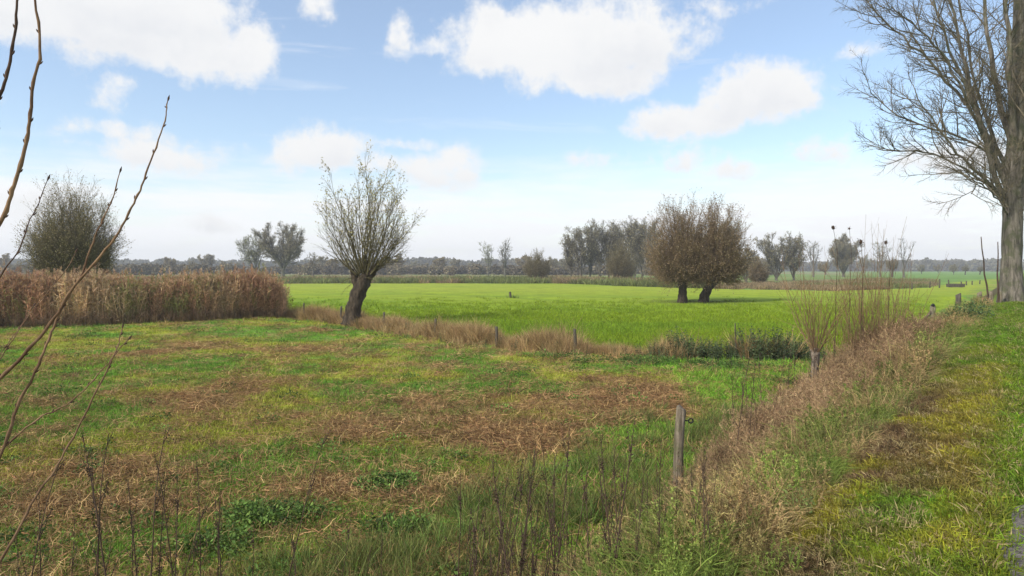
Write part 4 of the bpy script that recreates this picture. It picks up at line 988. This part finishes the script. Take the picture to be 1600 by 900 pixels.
def fence_at(px, ytop, h):
    d = (EYE - h) * FPX / (ytop - HOR); return np.array([(px - 800) / FPX * d, d, 0.0])
def onbank(p):
    t_, s__ = ts(p[0], p[1]); return np.array([p[0], p[1], max(0.0, float(bank_z(t_, s__)))])
post(onbank(at(1056, 795)), 1.20, .062, 'nearest wooden fence post, weathered and slightly leaning, with a black ring insulator', 1, (.055, 0), ins=.88)
post(onbank(fence_at(1457, 484, 1.25)), 1.25, .11, 'pale fence post propped by a diagonal strut, right of the willow shoots', 2, (.0, 0))
b1 = onbank(fence_at(1457, 484, 1.25)); g = np.random.default_rng(3)
W = empty('strut', (b1[0] - 1.05, b1[1] - .2, 0), label='dark diagonal strut leaning up against the pale fence post', cat='strut')
mb = MB(); tubes(mb, np.array([[(0, 0, .1), (.3, .05, .42), (.62, .1, .78), (.98, .17, 1.18)]]), radii([.055], .05, 4), 8, g, .04, cap=True); mb.build('pole', M_POSTD, W, True)
mb = MB(); W2 = empty('insulator_cap', tuple(b1 + [.02, 0, 1.25]), label='dark plastic insulator on top of the strutted pale fence post', cat='insulator'); add_blob(mb, np.array([.0, 0, .05]), .075, g); mb.build('cap', M_BLACK, W2, True)
b2 = onbank(fence_at(1497, 470, 1.3)); post(b2, 1.3, .13, 'dark upright fence post with a green-black top behind the leafy herbs', 4, mat=M_POSTD)
for k, (px, yt, lb) in enumerate([(1530, 457, 'left pale fence stake of the row leading to the poplar'), (1548, 455, 'middle pale fence stake of the row leading to the poplar'), (1563, 456, 'pale fence stake nearest to the poplar trunk')]):
    p_ = atd(px, yt, 31.5 + k); t_, s__ = ts(p_[0], p_[1]); z0 = float(bank_z(t_, s__)); post((p_[0], p_[1], z0), p_[2] - z0, .10 - .01 * k, lb, 10 + k, (.01 * k, 0))
lab = ['dark fence stake in the dry grass just right of the reeds', 'dark fence stake immediately left of the leaning willow trunk', 'fence stake first to the right of the leaning willow', 'fence stake second to the right of the leaning willow', 'fence stake third to the right of the leaning willow, clear of the dry grass', 'dark fence stake in the middle of the dry grass strip', 'thin tall stake among the dark nettles by the ditch']
for k, (px, yb, yt, r_) in enumerate([(475, 495, 474, .05), (533, 500, 479, .06), (600, 510, 488, .055), (680, 523, 499, .055), (776, 536, 511, .06), (898, 546, 514, .06), (1150, 556, 505, .02)]):
    b = at(px, yb); h = (yb - yt) * b[1] / FPX; post((b[0], b[1], 0), h, r_, lab[k], 20 + k, (.03 * math.sin(k * 3), 0), mat=M_POSTD)
g = np.random.default_rng(33)
for k, (px, yb, yt) in enumerate([(1425, 452, 443), (1453, 450, 440), (1468, 450, 436), (1482, 447, 437), (1502, 447, 440), (1510, 446, 439), (1519, 445, 439), (1531, 444, 438)]):
    b = at(px, yb); h = (yb - yt) * b[1] / FPX; post((b[0], b[1], 0), h, .11, ['first', 'second', 'third', 'fourth', 'fifth', 'sixth', 'seventh', 'eighth'][k] + ' dark post from the left in the far field fence on the right', 40 + k, mat=M_POSTD, group='posts of the far field fence')
# water trough among the far posts
b = at(1493, 449); W = empty('cattle_trough', (b[0], b[1], 0), label='low dark trough lying among the far fence posts on the right', cat='trough')
def boxm(mb, c, s, bev=.0):
    c = np.array(c); s = np.array(s) / 2; V = np.array([[x_, y_, z_] for x_ in (-1, 1) for y_ in (-1, 1) for z_ in (-1, 1)]) * s
    V[V[:, 2] < 0] *= [.88, .85, 1]; mb.add(V + c, [(0, 1, 3, 2), (4, 6, 7, 5), (0, 4, 5, 1), (2, 3, 7, 6), (0, 2, 6, 4), (1, 5, 7, 3)])
mb = MB()
for c, s in [((0, -.4, .32), (2.5, .07, .5)), ((0, .4, .32), (2.5, .07, .5)), ((-1.22, 0, .32), (.07, .74, .5)), ((1.22, 0, .32), (.07, .74, .5)), ((0, 0, .15), (2.3, .7, .1))]: boxm(mb, c, s)
mb.build('basin', M_POSTD, W); mb = MB(); boxm(mb, (-.8, 0, .04), (.15, .8, .12)); mb.build('foot', M_POSTD, W); mb = MB(); boxm(mb, (.8, 0, .04), (.15, .8, .12)); mb.build('foot', M_POSTD, W)
# small stump with grass in the pasture
b = at(797, 466); W = empty('stump', (b[0], b[1], 0), label='small dark stump with a tuft of weeds in the middle of the pasture', cat='stump'); g = np.random.default_rng(44)
trunk_mesh([(0, 0, -.1), (.02, 0, .25), (.0, 0, .62)], [.17, .12, .11], 10, g, .08).build('stub', M_POSTD, W, True)
n = 60; a_ = g.random(n) * 6.28; S = np.stack([.7 * g.random(n) * np.cos(a_) + .2, .3 * np.sin(a_), 0 * a_], 1); mb = MB(); ribbons(mb, grow(S, np.stack([.3 * np.cos(a_), .3 * np.sin(a_), 1 + 0 * a_], 1), .2 + .25 * g.random(n), 3, .1, np.full(n, -.1), g), np.array([.02, .015, .003])[None] * np.ones((n, 1)), g); mb.build('weeds', mat_veg('stump_weed', (.10, .15, .04)), W)


# ------------------------------------------------------------------ bare shrub close to the camera on the left
W = empty('bare_shrub', (-3.1, 2.2, 0), label='bare reddish brown shrub with long thin budding branches, close on the left', cat='shrub'); g = np.random.default_rng(61)
w0 = np.array([-3.1, 2.2, 0.0])
br = [([(262, 158), (258, 188), (240, 240), (222, 290), (205, 325), (180, 372), (145, 415), (112, 452), (85, 497), (45, 545), (0, 592), (-80, 650), (-190, 760), (-300, 950)], 2.7, 2.4, 1.0, M_BRANCH),
      ([(187, 270), (178, 305), (165, 335), (145, 378), (128, 425), (100, 475), (80, 520), (60, 570), (27, 638), (0, 713), (-60, 850), (-130, 1000)], 2.75, 2.4, .95, M_BRANCH),
      ([(53, -80), (55, 0), (63, 80), (52, 130), (47, 190), (38, 235), (22, 290), (10, 330), (-20, 385), (-90, 500), (-200, 720), (-300, 950)], 2.2, 2.1, 1.2, M_BRANCH),
      ([(24, -90), (27, 0), (23, 55), (14, 105), (0, 148), (-20, 200), (-70, 330), (-160, 600), (-260, 900)], 2.1, 2.0, 1.2, M_BRANCHD),
      ([(74, 282), (60, 318), (45, 350), (30, 388), (0, 435), (-50, 520), (-150, 720), (-260, 950)], 2.6, 2.3, .7, M_BRANCHD),
      ([(200, 531), (184, 548), (169, 567), (129, 611), (95, 637), (58, 655), (9, 695), (-60, 750), (-170, 880), (-260, 1000)], 2.9, 2.5, .85, M_BRANCH),
      ([(191, 513), (184, 540), (169, 575), (151, 611), (115, 682), (85, 735), (58, 771), (30, 825), (0, 878), (-60, 980)], 2.8, 2.5, .95, M_BRANCH),
      ([(118, 395), (100, 425), (62, 470), (30, 515), (0, 560), (-80, 660), (-200, 860)], 3.1, 2.6, .55, M_BRANCH),
      ([(52, 478), (38, 500), (18, 530), (0, 552), (-60, 640), (-180, 860)], 3.0, 2.6, .5, M_BRANCH),
      ([(-4, 190), (-3, 205), (-12, 260), (-60, 420), (-180, 760)], 2.2, 2.1, .8, M_BRANCHD)]
twigm = MB(); bud = MB()
for pts, d0, d1, wf, mt in br:
    m = len(pts); P = np.array([atd(px, py, d0 + (d1 - d0) * i_ / (m - 1)) for i_, (px, py) in enumerate(pts)])[::-1] - w0
    q_ = 5 * (m - 1) + 1; u = np.linspace(0, m - 1, q_); i = np.minimum(u.astype(int), m - 2); f = (u - i)[:, None]
    Pm = np.concatenate([P[:1] * 2 - P[1:2], P, P[-1:] * 2 - P[-2:-1]]); p0, p1, p2, p3 = Pm[i], Pm[i + 1], Pm[i + 2], Pm[i + 3]
    C = .5 * (2 * p1 + (p2 - p0) * f + (2 * p0 - 5 * p1 + 4 * p2 - p3) * f ** 2 + (3 * p1 - p0 - 3 * p2 + p3) * f ** 3)
    tip = np.linalg.norm(C - C[-1], axis=1); R = .82 * (.0022 + .0062 * np.clip(tip / 1.5, 0, 1) ** .8 + .0035 * np.clip((tip - 1.2) / 2, 0, 1)) * wf; nod = np.zeros(q_); nod[::4] = .28; R = R * (1 + nod)
    C[1:-1] += g.normal(0, .0016, (q_ - 2, 3)); foot = np.array([g.normal(0, .08), g.normal(0, .08), -.1]); lead = np.linspace(foot, C[0], 6)[:-1]; C = np.concatenate([lead, C]); R = np.concatenate([np.full(5, R[0] * 1.3), R])
    mb = MB(); tubes(mb, C[None], R[None], 7, g, .04, rnd=np.array([.5])); mb.build('branch', mt, W, True)
    for kk in range(8, len(C) - 1, 4):
        T = norm((C[kk + 1] - C[kk])[None])[0]; sd = norm(np.cross(T, [0, 1, 0])[None])[0] * (1 if (kk // 4) % 2 else -1); dd = norm((T + sd * .45)[None])[0]; Q = np.stack([C[kk] + sd * R[kk] * .7, C[kk] + sd * R[kk] * .9 + dd * .008, C[kk] + sd * R[kk] * .9 + dd * .016]); tubes(bud, Q[None], np.array([[.0022, .003, .0006]]), 5, g)
    Q = np.stack([C[-1], C[-1] + norm((C[-1] - C[-2])[None])[0] * .012, C[-1] + norm((C[-1] - C[-2])[None])[0] * .028]); tubes(bud, Q[None], np.array([[.002, .0045, .0006]]), 5, g)
bud.build('buds', M_BRANCHD, W, True, kind='stuff')

# ------------------------------------------------------------------ dead weed stems standing in front
def weed_mesh(seed, h, r, head, side):
    g = np.random.default_rng(seed); a_ = g.random() * 6.28; P = grow(np.array([[0, 0, -.05]]), np.array([[.09 * math.cos(a_), .09 * math.sin(a_), 1]]), h, 13, .022, 0, g); R = radii([r], r * .3, 13)
    st = MB(); tubes(st, P, R, 6, g, .05); S, D, t, _, _ = kids(P, R, side, .3, .97, .42, .12, g); P2 = grow(S, D, .09 + .22 * (1 - t), 5, .07, np.full(len(t), .1), g); R2 = radii(np.full(len(t), r * .42), r * .2, 5)
    sb = MB(); tubes(sb, P2, R2, 4, g); hd = MB(); C = []
    for _ in range(head):
        i_ = g.integers(5, 12); c = P[0, i_]; m = 46; C.append(c + g.normal(0, 1, (m, 3)) * [.016, .016, .028])
    ks = P2[g.integers(0, len(P2), 60), g.integers(1, 5, 60)]; C.append(ks + g.normal(0, .004, ks.shape)); C = np.concatenate(C); leaves(hd, C, g.normal(size=C.shape), .014, .35, g)
    return st.data('stem', M_DEAD, True), sb.data('side_stems', M_DEAD), hd.data('seed_heads', M_DEAD)


wm = [weed_mesh(900 + k, h, r, hd, sd) for k, (h, r, hd, sd) in enumerate([(1.9, .0075, 2, 7), (1.75, .0065, 0, 6), (1.55, .007, 1, 10), (1.4, .006, 0, 5), (1.65, .0085, 2, 12), (1.2, .0055, 0, 4), (1.5, .0065, 3, 8)])]
wh = [1.9, 1.75, 1.55, 1.4, 1.65, 1.2, 1.5]
g = np.random.default_rng(62)
def put_weed(px, ytop, d, lb, grp, var=None, lean=None):
    k = int(g.integers(0, 7)) if var is None else var
    x_ = (px - 800) / FPX * d; t_, s__ = ts(x_, d); z0 = max(float(bank_z(t_, s__)), float(ground_z(np.array([x_]), np.array([d]))[0])); H = EYE + (HOR - ytop) / FPX * d - z0
    if H < .3: return
    W = empty('dead_weed', (x_, d, z0 - .02), g.random() * 6.28, label=lb, cat='dead plant', group=grp); s = H / wh[k]; W.scale = (s, s, s)
    ln = lean if lean is not None else g.normal(0, .05); W.rotation_euler = (g.normal(0, .04), ln, 0)
    for nm, me in zip(('stem', 'side_stems', 'seed_heads'), wm[k]):
        c = bpy.data.objects.new(nm, me); COL.objects.link(c); c.parent = W
        if nm != 'stem': c['kind'] = 'stuff'
G1, L1_ = 'dead weed stems at the lower left', 'thin dark dead weed stem standing at the lower left against the brown meadow'
for px, yt, d, ln in [(152, 662, 5.0, -.10), (180, 664, 5.1, -.16), (232, 660, 4.8, -.11), (228, 731, 4.9, -.18), (292, 678, 4.9, -.04), (318, 690, 5.0, .03), (430, 655, 5.2, .1), (18, 700, 4.6, .04), (95, 800, 4.7, .08), (268, 740, 5.3, .02), (350, 770, 5.1, -.02), (255, 770, 4.9, .12), (40, 820, 4.7, -.1), (385, 800, 5.2, -.04), (515, 780, 5.3, .06), (470, 810, 5.1, -.05), (560, 830, 5.2, .03), (130, 760, 5.0, .02), (205, 800, 4.9, -.05), (330, 760, 4.9, .03), (300, 800, 5.1, -.1), (60, 760, 5.2, -.02), (600, 790, 5.4, -.12), (240, 730, 5.2, 0)]:
    put_weed(px, yt, d, L1_, G1, None, ln)
G2, L2_ = 'dead weed stems at the bottom centre', 'thin brown dead weed stem in the dense stand at the bottom centre'
for k in range(84):
    px = g.uniform(690, 1130) if k > 20 else g.uniform(760, 1060); d = g.uniform(3.7, 5.6); yt = 640 + 210 * g.random() ** .8 - (40 if k <= 20 else 0) + abs(px - 900) * .12
    put_weed(px, yt, d, L2_, G2)
G3, L3_ = 'dead weed stems along the fence', 'dry brown weed stem rising out of the tangle along the embankment fence'
for k in range(70):
    t_ = g.uniform(8, 26); s__ = g.uniform(-3.7, -2.5); x_, y_ = xy(t_, s__); z_ = max(0, float(bank_z(t_, s__))); H = g.uniform(.8, 1.7); put_weed(800 + FPX * x_ / y_, HOR + (EYE - z_ - H) * FPX / y_, y_, L3_, G3)

# ------------------------------------------------------------------ haze over the fields
HAZE = True
if HAZE:
    mb = MB(); c = np.array([0, 620, 14.0]); s = np.array([3900, 1560, 40]) / 2
    V = np.array([[x_, y_, z_] for x_ in (-1, 1) for y_ in (-1, 1) for z_ in (-1, 1)]) * s + c; V[:, 2] = np.where(V[:, 2] < 5, -2.0, 38.0)
    mb.add(V, [(0, 1, 3, 2), (4, 6, 7, 5), (0, 4, 5, 1), (2, 3, 7, 6), (0, 2, 6, 4), (1, 5, 7, 3)])
    m, t, N, out = mat_new('haze'); v = N.n('ShaderNodeVolumePrincipled'); v.inputs['Color'].default_value = (.93, .96, 1.0, 1); v.inputs['Density'].default_value = .0005; v.inputs['Anisotropy'].default_value = .0
    t.links.new(v.outputs[0], out.inputs['Volume']); mb.build('haze', m, kind='stuff')
print('tris', sum(len(m_.loops) - 2 * len(m_.polygons) for m_ in bpy.data.meshes) / 1e6)
